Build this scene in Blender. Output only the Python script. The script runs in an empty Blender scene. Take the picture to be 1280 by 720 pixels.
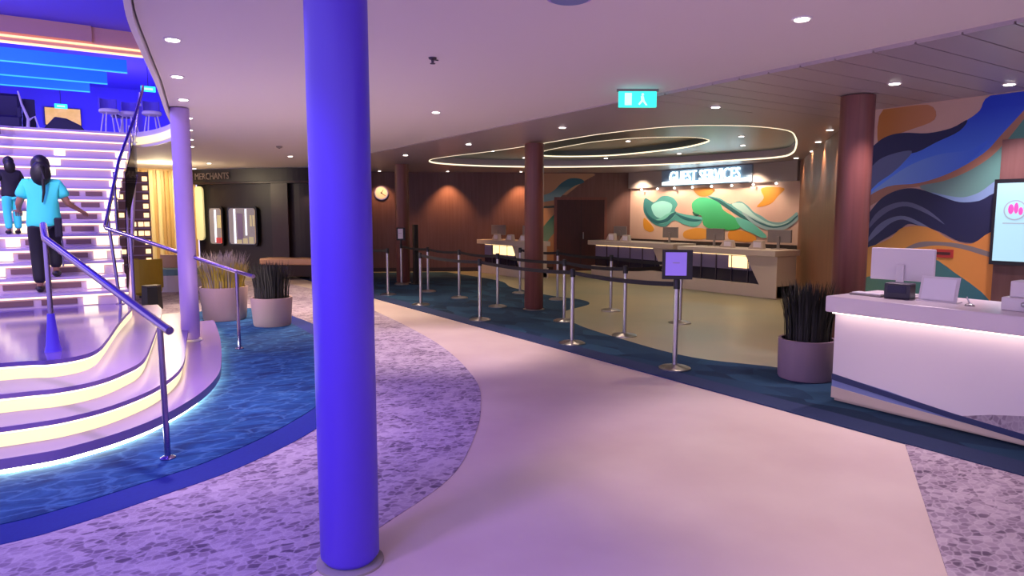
import bpy, bmesh, math, random
from mathutils import Vector, Matrix
from mathutils.geometry import tessellate_polygon
random.seed(7)
PI = math.pi
S = bpy.context.scene
COL = S.collection

# ---------------------------------------------------------------- camera
cd = bpy.data.cameras.new('camera'); cam = bpy.data.objects.new('camera', cd); COL.objects.link(cam)
cd.sensor_width = 36; cd.lens = 850 / 1280 * 36; cd.clip_start = 0.05
cam.location = (0, 0, 1.65)
cam.rotation_euler = (math.radians(90 - 6.11), 0, math.radians(-32.85))
S.camera = cam
# ---------------------------------------------------------------- world, exposure
w = bpy.data.worlds.new('world'); S.world = w; w.use_nodes = True
w.node_tree.nodes['Background'].inputs[0].default_value = (0.68, 0.56, 1.0, 1)
w.node_tree.nodes['Background'].inputs[1].default_value = 0.88
S.view_settings.view_transform = 'Standard'; S.view_settings.look = 'None'
S.view_settings.gamma = 1; S.view_settings.use_curve_mapping = False
S.view_settings.exposure = 0.98
S.cycles.max_bounces = 6; S.cycles.diffuse_bounces = 3; S.cycles.glossy_bounces = 3
S.cycles.transparent_max_bounces = 8; S.cycles.sample_clamp_indirect = 3.0
S.cycles.caustics_reflective = False; S.cycles.caustics_refractive = False
S.cycles.use_denoising = True

def lamp(name, kind, loc, color, power, size=0.1, target=None, cone=80, blend=0.6):
    l = bpy.data.lights.new(name, kind); o = bpy.data.objects.new(name, l); COL.objects.link(o)
    l.color = color; l.energy = power; o.location = loc
    if kind in ('POINT', 'SPOT'): l.shadow_soft_size = size
    if kind == 'SPOT':
        l.spot_size = math.radians(cone); l.spot_blend = blend
    if target is not None:
        o.rotation_euler = (Vector(target) - Vector(loc)).to_track_quat('-Z', 'Y').to_euler()
    return o

VIOLET = (0.36, 0.20, 1.0); BLUE = (0.16, 0.12, 1.0); WARM = (1.0, 0.75, 0.55); ROSE = (0.95, 0.72, 0.84); PINK = (0.98, 0.62, 0.90)
# unseen spots added for the coloured light of the atrium above the stairs
lamp('added_atrium_spot', 'SPOT', (-1.6, 2.2, 4.9), VIOLET, 300, .35, (1.0, 3.2, 1.3), 60)
lamp('added_atrium_spot', 'SPOT', (-2.4, 6.0, 5.0), VIOLET, 250, .4, (-.6, 8.2, .6), 100)
lamp('added_atrium_spot', 'SPOT', (-1.4, 1.0, 4.9), BLUE, 190, .4, (-.8, 3.9, 0), 80)
lamp('added_atrium_spot', 'SPOT', (-2.0, 8.5, 4.8), VIOLET, 180, .4, (0, 12.5, 2.2), 90)
lamp('added_atrium_spot', 'SPOT', (-3.2, 3.9, 4.0), VIOLET, 420, .3, (3.9, 5.2, 0), 26)  # added low enough to throw a violet patch on the walkway
lamp('stair_spot', 'SPOT', (-2.2, 5.5, 5.0), (1, .86, .72), 330, .3, (-.3, 11.0, 1.9), 46)
for _p in ((.95, 6.7, .2), (1.32, 8.2, .2), (1.5, 9.9, .2)):   # unseen spots added at the step edges to brighten the ceiling
    lamp('added_uplight', 'SPOT', _p, (1, .74, .64), 27, .35, (_p[0] + .5, _p[1], 3), 150, .8)
lamp('lounge_lamp', 'POINT', (-1.0, 18.0, 4.2), BLUE, 175, .5)
lamp('lounge_lamp', 'POINT', (1.5, 22.0, 4.2), BLUE, 160, .5)
lamp('lounge_lamp', 'POINT', (-2.5, 11.5, 4.6), BLUE, 120, .5)

# ---------------------------------------------------------------- materials
def lin(h):
    h = h.lstrip('#'); v = [int(h[i:i+2], 16) / 255 for i in (0, 2, 4)]
    return tuple((c / 12.92 if c <= .04045 else ((c + .055) / 1.055) ** 2.4) for c in v) + (1,)
def mat(name, color, rough=.5, metal=0, emit=None, estr=0, noise=None, bump=0, spec=.5):
    m = bpy.data.materials.new(name); m.use_nodes = True
    nt = m.node_tree; b = nt.nodes['Principled BSDF']
    c = lin(color); b.inputs['Base Color'].default_value = c
    b.inputs['Roughness'].default_value = rough; b.inputs['Metallic'].default_value = metal
    b.inputs['Specular IOR Level'].default_value = spec
    if emit: b.inputs['Emission Color'].default_value = lin(emit); b.inputs['Emission Strength'].default_value = estr
    if noise:
        scale, c2, stretch = noise
        tc = nt.nodes.new('ShaderNodeTexCoord'); mp = nt.nodes.new('ShaderNodeMapping'); mp.inputs['Scale'].default_value = stretch
        n = nt.nodes.new('ShaderNodeTexNoise'); n.inputs['Scale'].default_value = scale; n.inputs['Detail'].default_value = 5
        r = nt.nodes.new('ShaderNodeValToRGB'); r.color_ramp.elements[0].position = .35; r.color_ramp.elements[1].position = .65
        r.color_ramp.elements[0].color = c; r.color_ramp.elements[1].color = lin(c2)
        nt.links.new(tc.outputs['Object'], mp.inputs['Vector']); nt.links.new(mp.outputs[0], n.inputs['Vector'])
        nt.links.new(n.outputs[0], r.inputs[0]); nt.links.new(r.outputs[0], b.inputs['Base Color'])
        if bump:
            bp = nt.nodes.new('ShaderNodeBump'); bp.inputs['Strength'].default_value = bump; bp.inputs['Distance'].default_value = .01
            nt.links.new(n.outputs[0], bp.inputs['Height']); nt.links.new(bp.outputs[0], b.inputs['Normal'])
    return m
def carpet(name, cols, scale, stretch=(1, 1, 1), edge=None, warp=.12, rot=0):
    """flake-patterned carpet: warped cells coloured at random, with thin paler edges"""
    m = bpy.data.materials.new(name); m.use_nodes = True; nt = m.node_tree; N = nt.nodes.new; Lk = nt.links.new
    b = nt.nodes['Principled BSDF']; b.inputs['Roughness'].default_value = .85; b.inputs['Specular IOR Level'].default_value = .2
    tc = N('ShaderNodeTexCoord'); mp = N('ShaderNodeMapping'); mp.inputs['Scale'].default_value = stretch; mp.inputs['Rotation'].default_value = (0, 0, rot)
    Lk(tc.outputs['Object'], mp.inputs['Vector'])
    nz = N('ShaderNodeTexNoise'); nz.inputs['Scale'].default_value = scale * .45; nz.inputs['Detail'].default_value = 3
    Lk(mp.outputs[0], nz.inputs['Vector'])
    ad = N('ShaderNodeVectorMath'); ad.operation = 'MULTIPLY_ADD'; ad.inputs[1].default_value = (warp,) * 3
    Lk(nz.outputs['Color'], ad.inputs[0]); Lk(mp.outputs[0], ad.inputs[2])
    v = N('ShaderNodeTexVoronoi'); v.inputs['Scale'].default_value = scale; Lk(ad.outputs[0], v.inputs['Vector'])
    sp = N('ShaderNodeSeparateColor'); Lk(v.outputs['Color'], sp.inputs[0])
    n2 = N('ShaderNodeTexNoise'); n2.inputs['Scale'].default_value = scale * .12; n2.inputs['Detail'].default_value = 2; Lk(mp.outputs[0], n2.inputs['Vector'])
    mx = N('ShaderNodeMath'); mx.operation = 'MULTIPLY_ADD'; mx.inputs[1].default_value = .75
    Lk(sp.outputs[0], mx.inputs[0])
    m2 = N('ShaderNodeMath'); m2.operation = 'MULTIPLY_ADD'; m2.inputs[1].default_value = 1.1; m2.inputs[2].default_value = -.42; Lk(n2.outputs[0], m2.inputs[0]); Lk(m2.outputs[0], mx.inputs[2])
    r = N('ShaderNodeValToRGB'); e = r.color_ramp.elements
    e[0].color = lin(cols[0]); e[0].position = 0; e[1].color = lin(cols[-1]); e[1].position = 1
    for i, c in enumerate(cols[1:-1]): x = e.new((i + 1) / (len(cols) - 1)); x.color = lin(c)
    Lk(mx.outputs[0], r.inputs[0]); out = r.outputs[0]
    if edge:
        ve = N('ShaderNodeTexVoronoi'); ve.feature = 'DISTANCE_TO_EDGE'; ve.inputs['Scale'].default_value = scale; Lk(ad.outputs[0], ve.inputs['Vector'])
        mr = N('ShaderNodeMapRange'); mr.inputs[1].default_value = .02; mr.inputs[2].default_value = .16; mr.inputs[3].default_value = edge[1]; mr.inputs[4].default_value = 0; Lk(ve.outputs['Distance'], mr.inputs[0])
        mi = N('ShaderNodeMix'); mi.data_type = 'RGBA'; Lk(mr.outputs[0], mi.inputs[0]); Lk(out, mi.inputs[6]); mi.inputs[7].default_value = lin(edge[0]); out = mi.outputs[2]
    Lk(out, b.inputs['Base Color'])
    bp = N('ShaderNodeBump'); bp.inputs['Strength'].default_value = .25; bp.inputs['Distance'].default_value = .01
    n3 = N('ShaderNodeTexNoise'); n3.inputs['Scale'].default_value = 140; Lk(tc.outputs['Object'], n3.inputs['Vector']); Lk(n3.outputs[0], bp.inputs['Height']); Lk(bp.outputs[0], b.inputs['Normal'])
    return m
def gradient(name, c1, c2, axis, a, bnd, rough=.55):
    """paint that runs from one colour to another along an object axis"""
    m = bpy.data.materials.new(name); m.use_nodes = True; nt = m.node_tree; b = nt.nodes['Principled BSDF']; b.inputs['Roughness'].default_value = rough
    tc = nt.nodes.new('ShaderNodeTexCoord'); sp = nt.nodes.new('ShaderNodeSeparateXYZ'); mr = nt.nodes.new('ShaderNodeMapRange'); r = nt.nodes.new('ShaderNodeValToRGB')
    mr.inputs[1].default_value = a; mr.inputs[2].default_value = bnd
    r.color_ramp.elements[0].color = lin(c1); r.color_ramp.elements[1].color = lin(c2)
    nt.links.new(tc.outputs['Object'], sp.inputs[0]); nt.links.new(sp.outputs['XYZ'.index(axis)], mr.inputs[0]); nt.links.new(mr.outputs[0], r.inputs[0]); nt.links.new(r.outputs[0], b.inputs['Base Color'])
    return m
def glass(name, tint='#e8f0ff'):
    m = bpy.data.materials.new(name); m.use_nodes = True; nt = m.node_tree
    nt.nodes.remove(nt.nodes['Principled BSDF']); o = nt.nodes['Material Output']
    t = nt.nodes.new('ShaderNodeBsdfTransparent'); t.inputs[0].default_value = lin(tint)
    g = nt.nodes.new('ShaderNodeBsdfGlossy'); g.inputs['Roughness'].default_value = .03
    f = nt.nodes.new('ShaderNodeFresnel'); f.inputs[0].default_value = 1.2; x = nt.nodes.new('ShaderNodeMixShader')
    nt.links.new(f.outputs[0], x.inputs[0]); nt.links.new(t.outputs[0], x.inputs[1]); nt.links.new(g.outputs[0], x.inputs[2]); nt.links.new(x.outputs[0], o.inputs[0])
    return m
M = {
 'cream_floor': mat('cream_floor', '#d2c1b3', .4, noise=(1.1, '#c6b2a7', (1, 1, 1))),
 'guest_floor': mat('guest_floor', '#a39a7a', .38, noise=(.5, '#8f9079', (1, 1, 1))),
 'plaster': mat('plaster', '#ebe1dd', .75),
 'plank': mat('plank', '#b3a6ab', .33),
 'plank_gap': mat('plank_gap', '#5a5056', .6),
 'recess': mat('recess', '#5a6a68', .3),
 'recess_in': mat('recess_in', '#8a7c60', .3),
 'wood': mat('wood', '#71504a', .5, noise=(3, '#674640', (6, 6, .3))),
 'wood_col': mat('wood_col', '#7c4a42', .42, noise=(3, '#704139', (8, 8, .3))),
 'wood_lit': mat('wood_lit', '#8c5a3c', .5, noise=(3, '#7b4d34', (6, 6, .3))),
 'door': mat('door', '#431f1d', .45, noise=(3, '#3a1a18', (6, 6, .3))),
 'dark_wall': mat('dark_wall', '#2c1f1e', .5),
 'shop_dark': mat('shop_dark', '#170d0c', .45), 'shop_brown': mat('shop_brown', '#2c1814', .4), 'shop_black': mat('shop_black', '#130c0d', .45),
 'column': mat('column', '#5238d6', .38, noise=(2, '#543ad2', (1, 1, .3))),  # blue-violet atrium light on the column is put into its base colour
 'slim_column': mat('slim_column', '#b49ade', .4),
 'steel': mat('steel', '#b9b6b8', .28, 1), 'dark_steel': mat('dark_steel', '#5d5560', .35, 1),
 'rail': mat('rail', '#8d7fb0', .22, 1), 'black': mat('black', '#0e0d12', .45), 'belt': mat('belt', '#0b0a10', .7),
 'low_tread': mat('low_tread', '#8d74ac', .25), 'tread': mat('tread', '#b9a6c6', .22), 'platform': mat('platform', '#6c56a0', .12, spec=.8), 'riser': mat('riser', '#c7b0c4', .5), 'slot': mat('slot', '#7a5a5a', .4),
 'led_cream': mat('led_cream', '#fff0c8', .5, emit='#ffe9b0', estr=1.5), 'led_riser': mat('led_riser', '#a08e68', .5, emit='#ffe8ba', estr=0.6),
 'led_step': mat('led_step', '#fff2dd', .5, emit='#ffd592', estr=.95), 'led_block': mat('led_block', '#fff4d8', .5, emit='#ffefb4', estr=0.85),
 'led_floor': mat('led_floor', '#f4ffe0', .5, emit='#f0ffd0', estr=10), 'led_ceiling': mat('led_ceiling', '#fff4da', .5, emit='#ffedc8', estr=0.75),
 'led_cyan': mat('led_cyan', '#54b8ff', .5, emit='#2fa0ff', estr=0.7), 'led_orange': mat('led_orange', '#ffcf90', .5, emit='#ffc987', estr=0.8),
 'led_desk': mat('led_desk', '#fff0e0', .5, emit='#ffe2d0', estr=2.2), 'lens': mat('lens', '#ffffff', .4, emit='#fff4ea', estr=6),
 'fin': mat('fin', '#2f80e0', .5, emit='#1a6cf0', estr=.32), 'unit_brown': mat('unit_brown', '#7c5c62', .4), 'unit_shelf': mat('unit_shelf', '#a88fb4', .4), 'upper_wall': mat('upper_wall', '#6f60d8', .7), 'cove': mat('cove', '#d7a58a', .6), 'upper_dark': mat('upper_dark', '#17123f', .5),
 'white': mat('white', '#e2dade', .45), 'white_top': mat('white_top', '#d9cdd6', .35), 'desk_white': mat('desk_white', '#e6dcdf', .38),
 'beige': mat('beige', '#cdbdb0', .45), 'cream_plinth': mat('cream_plinth', '#cdb9a8', .5), 'navy': mat('navy', '#27315f', .5), 'pale_blue': mat('pale_blue', '#7e8bb8', .5),
 'grey': mat('grey', '#8d8480', .45), 'paper': mat('paper', '#ece6ee', .6), 'terminal': mat('terminal', '#2b2736', .4),
 'lavender': mat('lavender', '#8a80a8', .25), 'night': mat('night', '#232038', .18), 'glass': glass('glass'), 'pot': mat('pot', '#b99c98', .55), 'pot_dark': mat('pot_dark', '#8a7480', .55), 'soil': mat('soil', '#2a201c', .9),
 'grass_gold': mat('grass_gold', '#d2ba3c', .6, noise=(9, '#b09c38', (1, 1, 1))), 'grass_dark': mat('grass_dark', '#2c2e26', .6), 'grass_black': mat('grass_black', '#1c1d18', .6), 'grass_grey': mat('grass_grey', '#a09484', .6),
 'exit': mat('exit', '#2fe6d0', .4, emit='#35f0d8', estr=.75), 'exit_white': mat('exit_white', '#ffffff', .4, emit='#8ff5e6', estr=.75),
 'sign': mat('sign', '#e9fbff', .4, emit='#d6f6ff', estr=1.5), 'sign_back': mat('sign_back', '#7f93a8', .4),
 'screen': mat('screen', '#7fb0b8', .3, emit='#c4f2ff', estr=.3), 'screen_purple': mat('screen_purple', '#8d74d8', .4, emit='#8a70e0', estr=.25),
 'gold_wall': mat('gold_wall', '#b8935a', .5), 'gold_pale': mat('gold_pale', '#dcc690', .5), 'panel_pale': mat('panel_pale', '#cfc498', .5, emit='#cfc48e', estr=.25),
 'shop_light': mat('shop_light', '#fff2e4', .4, emit='#fff0e2', estr=.9), 'shop_back': mat('shop_back', '#8d7766', .5, emit='#8a6f5c', estr=.6), 'red_goods': mat('red_goods', '#d8453a', .5, emit='#d8453a', estr=.3), 'gold_goods': mat('gold_goods', '#e6c27a', .4, emit='#e6c27a', estr=.3), 'rose_goods': mat('rose_goods', '#cc9999', .4),
 'letters': mat('letters', '#7f706a', .5), 'tan': mat('tan', '#c79b78', .6), 'teal_seat': mat('teal_seat', '#6f9aa0', .6), 'yellow': mat('yellow', '#b59a22', .6),
 'skin': mat('skin', '#a5765c', .5), 'hair': mat('hair', '#120d0f', .5), 'shirt': mat('shirt', '#4cf2e0', .7), 'trousers': mat('trousers', '#15121c', .7), 'stripe': mat('stripe', '#7d7690', .7), 'shoe': mat('shoe', '#17141b', .5), 'dark_cloth': mat('dark_cloth', '#1b1726', .7),
 'peach_wall': mat('peach_wall', '#d6b8a2', .6, noise=(.9, '#cda898', (1, 1, 1))), 'bulkhead': mat('bulkhead', '#a59a93', .6),
 'red_plaque': mat('red_plaque', '#a3302a', .5), 'pink_mark': mat('pink_mark', '#d9489a', .5, emit='#d9489a', estr=.4), 'grey_mark': mat('grey_mark', '#7f8a96', .5, emit='#9aa6b2', estr=.4), 'clock_face': mat('clock_face', '#d8cfc2', .4),
}
M['mottle'] = carpet('mottled_carpet', ['#5f5062', '#7d6c7c', '#9b8b99', '#ae9fa9', '#b9abb3'], 19, (1, 1.45, 1), ('#c2b5bc', .5), rot=.6, warp=.05)
def ripples(name, cols):
    """water-like pattern: stretched, twisted noise crossed by thin bright crests"""
    m = bpy.data.materials.new(name); m.use_nodes = True; nt = m.node_tree; N = nt.nodes.new; Lk = nt.links.new
    b = nt.nodes['Principled BSDF']; b.inputs['Roughness'].default_value = .85; b.inputs['Specular IOR Level'].default_value = .2
    tc = N('ShaderNodeTexCoord'); mp = N('ShaderNodeMapping'); mp.inputs['Rotation'].default_value = (0, 0, .57); mp.inputs['Scale'].default_value = (1, 2.0, 1); Lk(tc.outputs['Object'], mp.inputs['Vector'])
    n = N('ShaderNodeTexNoise'); n.inputs['Scale'].default_value = 2.6; n.inputs['Detail'].default_value = 6; n.inputs['Roughness'].default_value = .62; n.inputs['Distortion'].default_value = 1.1; Lk(mp.outputs[0], n.inputs['Vector'])
    r = N('ShaderNodeValToRGB'); e = r.color_ramp.elements; e[0].position = .33; e[0].color = lin(cols[0]); e[1].position = .72; e[1].color = lin(cols[2]); x = e.new(.5); x.color = lin(cols[1]); Lk(n.outputs[0], r.inputs[0])
    ad = N('ShaderNodeVectorMath'); ad.operation = 'MULTIPLY_ADD'; ad.inputs[1].default_value = (.3,) * 3; Lk(n.outputs['Color'], ad.inputs[0]); Lk(mp.outputs[0], ad.inputs[2])
    v = N('ShaderNodeTexVoronoi'); v.feature = 'DISTANCE_TO_EDGE'; v.inputs['Scale'].default_value = 3.4; Lk(ad.outputs[0], v.inputs['Vector'])
    mr = N('ShaderNodeMapRange'); mr.inputs[1].default_value = .0; mr.inputs[2].default_value = .09; mr.inputs[3].default_value = .45; mr.inputs[4].default_value = 0; Lk(v.outputs['Distance'], mr.inputs[0])
    mi = N('ShaderNodeMix'); mi.data_type = 'RGBA'; Lk(mr.outputs[0], mi.inputs[0]); Lk(r.outputs[0], mi.inputs[6]); mi.inputs[7].default_value = lin(cols[3]); Lk(mi.outputs[2], b.inputs['Base Color'])
    return m
M['ripple'] = ripples('rippled_blue_carpet', ['#0b2a5c', '#143f72', '#2b5f92', '#4f7da8'])
M['navy_carpet'] = mat('navy_carpet', '#05207c', .85, noise=(60, '#072580', (1, 1, 1)))
M['strip'] = carpet('dark_blue_carpet', ['#0e2238', '#16304a', '#203f58', '#2b5068'], 3.2, (1, .6, 1), None, .3)
M['strip_navy'] = mat('strip_navy', '#14284e', .85, noise=(60, '#172c52', (1, 1, 1)))

# ---------------------------------------------------------------- mesh helpers
class MB:
    def __init__(s): s.v = []; s.f = []
    def add(s, vs, fs):
        n = len(s.v); s.v += [tuple(v) for v in vs]; s.f += [tuple(i + n for i in f) for f in fs]; return s
    def box(s, x0, x1, y0, y1, z0, z1):
        return s.add([(x0, y0, z0), (x1, y0, z0), (x1, y1, z0), (x0, y1, z0), (x0, y0, z1), (x1, y0, z1), (x1, y1, z1), (x0, y1, z1)],
                     [(3, 2, 1, 0), (4, 5, 6, 7), (0, 1, 5, 4), (1, 2, 6, 5), (2, 3, 7, 6), (3, 0, 4, 7)])
    def lathe(s, prof, n=20, c=(0, 0)):
        vs = []; fs = []
        for r, z in prof:
            for i in range(n): a = 2 * PI * i / n; vs.append((c[0] + r * math.cos(a), c[1] + r * math.sin(a), z))
        for k in range(len(prof) - 1):
            for i in range(n): j = (i + 1) % n; fs.append((k * n + i, k * n + j, (k + 1) * n + j, (k + 1) * n + i))
        fs.append(tuple(range(n))[::-1]); fs.append(tuple((len(prof) - 1) * n + i for i in range(n)))
        return s.add(vs, fs)
    def tube(s, pts, r, n=8, r2=None):
        pts = [Vector(p) for p in pts]; vs = []; fs = []
        for k, p in enumerate(pts):
            d = (pts[min(k + 1, len(pts) - 1)] - pts[max(k - 1, 0)]).normalized()
            up = Vector((0, 0, 1)) if abs(d.z) < .95 else Vector((1, 0, 0))
            a = d.cross(up).normalized(); b = a.cross(d)
            rr = r if r2 is None else r + (r2 - r) * k / (len(pts) - 1)
            for i in range(n): t = 2 * PI * i / n; vs.append(p + a * rr * math.cos(t) + b * rr * math.sin(t))
        for k in range(len(pts) - 1):
            for i in range(n): j = (i + 1) % n; fs.append((k * n + i, k * n + j, (k + 1) * n + j, (k + 1) * n + i))
        fs.append(tuple(range(n))[::-1]); fs.append(tuple((len(pts) - 1) * n + i for i in range(n)))
        return s.add(vs, fs)
    def ellipsoid(s, c, r, n=14, m=8):
        prof = [(math.sin(PI * k / m), -math.cos(PI * k / m)) for k in range(m + 1)]
        prof[0] = (.02, -1); prof[-1] = (.02, 1)
        t = MB().lathe(prof, n); return s.add([(c[0] + x * r[0], c[1] + y * r[1], c[2] + z * r[2]) for x, y, z in t.v], t.f)
    def prism(s, poly, z0, z1, holes=(), fn=None):
        """polygon (with holes) in a plane, given thickness; fn maps (a, b, h) to xyz"""
        fn = fn or (lambda a, b, h: (a, b, h))
        loops = [list(poly)] + [list(h) for h in holes]
        tris = tessellate_polygon([[Vector((x, y, 0)) for x, y in l] for l in loops])
        flat = [p for l in loops for p in l]; n = len(flat)
        vs = [fn(x, y, z0) for x, y in flat] + [fn(x, y, z1) for x, y in flat]
        fs = [tuple(t) for t in tris] + [tuple(i + n for i in t)[::-1] for t in tris]
        o = 0
        for l in loops:
            k = len(l)
            for i in range(k): a, b = o + i, o + (i + 1) % k; fs.append((a, b, b + n, a + n))
            o += k
        return s.add(vs, fs)
    def build(s, name, m, parent=None, smooth=False, bevel=0, loc=None):
        me = bpy.data.meshes.new(name); me.from_pydata(s.v, [], s.f); me.update()
        bm = bmesh.new(); bm.from_mesh(me); bmesh.ops.recalc_face_normals(bm, faces=bm.faces)
        if bevel:
            ed = [e for e in bm.edges if len(e.link_faces) == 2 and e.calc_face_angle(0) > .6]
            bmesh.ops.bevel(bm, geom=ed, offset=bevel, segments=2, profile=.5, affect='EDGES')
        bm.to_mesh(me); bm.free()
        if smooth:
            me.polygons.foreach_set('use_smooth', [True] * len(me.polygons))
            try: me.set_sharp_from_angle(angle=.7)
            except Exception: pass
        me.materials.append(M[m] if isinstance(m, str) else m)
        o = bpy.data.objects.new(name, me); COL.objects.link(o)
        if parent: o.parent = parent
        if loc: o.location = loc
        return o
def tag(o, label=None, cat=None, group=None, kind=None):
    for k, v in (('label', label), ('category', cat), ('group', group), ('kind', kind)):
        if v: o[k] = v
    return o
def thing(name, label, cat, loc=(0, 0, 0), rz=0, group=None, kind=None):
    o = bpy.data.objects.new(name, None); COL.objects.link(o); o.location = loc; o.rotation_euler = (0, 0, rz); o.empty_display_size = .1
    return tag(o, label, cat, group, kind)
def struct(o, label=None, cat=None): return tag(o, label, cat, None, 'structure')
def copy_tree(o, parent=None):
    c = o.copy(); COL.objects.link(c); c.parent = parent
    for ch in [x for x in COL.objects if x.parent == o]: copy_tree(ch, c)
    return c
def spline(pts, k=8):
    out = []; P = [Vector(p) for p in pts]; n = len(P)
    for i in range(n - 1):
        p0, p1, p2, p3 = P[max(i - 1, 0)], P[i], P[i + 1], P[min(i + 2, n - 1)]
        for j in range(k):
            t = j / k; out.append(tuple(.5 * ((2 * p1) + (p2 - p0) * t + (2 * p0 - 5 * p1 + 4 * p2 - p3) * t * t + (3 * p1 - p0 - 3 * p2 + p3) * t ** 3)))
    out.append(tuple(P[-1])); return out
def closed(pts, k=5):
    P = list(pts); n = len(P); q = [P[-2], P[-1]] + P + [P[0], P[1]]
    s = spline(q, k); return s[2 * k:(n + 2) * k]
def offset(line, d):
    out = []
    for i, p in enumerate(line):
        a = Vector(line[max(i - 1, 0)]); b = Vector(line[min(i + 1, len(line) - 1)]); t = (b - a).normalized()
        out.append((p[0] - t.y * d, p[1] + t.x * d))
    return out
def text_mesh(body, size, extrude, name, m, parent, matrix, align='CENTER'):
    c = bpy.data.curves.new(name, 'FONT'); c.body = body; c.size = size; c.extrude = extrude; c.align_x = align; c.resolution_u = 3
    t = bpy.data.objects.new(name, c); COL.objects.link(t)
    dg = bpy.context.evaluated_depsgraph_get(); me = bpy.data.meshes.new_from_object(t.evaluated_get(dg))
    COL.objects.unlink(t); bpy.data.objects.remove(t)
    me.transform(matrix); me.materials.clear(); me.materials.append(M[m]); me.name = name
    o = bpy.data.objects.new(name, me); COL.objects.link(o); o.parent = parent; return o
MURAL_RIGHT = {
    'orange_top': [(4.44,2.88),(3.95,2.86),(3.87,2.69),(4.15,2.6),(4.37,2.54),(4.48,2.48)],
    'blue': [(4.64,2.31),(4.51,2.48),(4.37,2.56),(4.19,2.58),(3.93,2.55),(3.69,2.58),(3.54,2.65),(3.43,2.73),(3.34,2.87),(2.92,2.9),(2.91,2.8),(3.1,2.6),(3.22,2.39),(3.36,2.26),(3.58,2.13),(3.77,2.06),(3.98,2.0),(4.24,1.99),(4.43,1.94),(4.61,1.83)],
    'navy_edge': [(4.64,2.31),(4.51,2.48),(4.37,2.56),(4.19,2.58),(3.93,2.55),(3.69,2.58),(3.54,2.65),(3.61,2.54),(3.84,2.44),(4.04,2.35),(4.26,2.33),(4.4,2.24),(4.63,2.07)],
    'slate': [(4.63,2.07),(4.49,2.27),(4.31,2.35),(4.09,2.37),(4.17,2.25),(4.3,2.13),(4.45,2.03),(4.62,1.88)],
    'light_blue': [(4.57,1.87),(4.34,2.06),(4.08,2.22),(3.79,2.31),(3.51,2.33),(3.33,2.41),(3.47,2.23),(3.66,2.11),(3.9,2.03),(4.2,1.99)],
    'peach': [(4.61,1.83),(4.34,1.98),(3.98,2.01),(3.66,2.11),(3.36,2.29),(3.19,2.49),(2.91,2.82),(2.91,2.74),(3.14,2.43),(3.29,2.25),(3.5,2.11),(3.73,2.02),(3.98,1.97),(4.24,1.93),(4.61,1.72)],
    'green': [(3.98,1.97),(3.73,2.02),(3.5,2.11),(3.29,2.25),(3.14,2.43),(2.91,2.74),(2.89,2.46),(3.1,2.14),(3.22,1.98),(3.37,1.87),(3.56,1.81),(3.79,1.87)],
    'sky': [(3.85,1.9),(3.68,1.86),(3.52,1.84),(3.37,1.89),(3.22,2.0),(3.21,1.85),(3.37,1.79),(3.56,1.79),(3.72,1.83)],
    'dark': [(4.6,1.54),(4.46,1.78),(4.33,1.89),(4.15,1.95),(3.98,1.94),(3.76,1.86),(3.56,1.79),(3.37,1.8),(3.21,1.86),(3.2,1.48),(3.34,1.37),(3.53,1.37),(3.74,1.47),(3.95,1.53),(4.08,1.55),(4.17,1.48),(4.26,1.42),(4.39,1.34),(4.58,1.21)],
    'streak1': [(4.57,1.45),(4.46,1.66),(4.3,1.77),(4.1,1.8),(3.88,1.71),(3.69,1.55),(3.87,1.66),(4.1,1.75),(4.28,1.71),(4.43,1.6)],
    'streak2': [(4.56,1.31),(4.45,1.5),(4.3,1.61),(4.12,1.64),(3.91,1.55),(3.76,1.45),(3.93,1.52),(4.13,1.6),(4.27,1.56),(4.42,1.43)],
    'orange_low': [(4.58,1.21),(4.39,1.32),(4.25,1.4),(4.13,1.51),(3.87,1.52),(3.61,1.38),(3.41,1.35),(3.2,1.45),(3.19,0.75),(3.51,1.0),(3.8,1.16),(4.14,1.04),(4.56,0.87)],
    'grey_line': [(4.11,1.26),(3.94,1.35),(3.73,1.36),(3.49,1.34),(3.21,1.26),(3.2,1.21),(3.49,1.29),(3.73,1.32),(3.94,1.29)],
    'teal_low': [(4.56,0.85),(4.37,0.93),(4.14,1.04),(3.8,1.16),(3.63,1.08),(3.19,0.75),(3.19,0.39),(4.52,0.19)],
}
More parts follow.
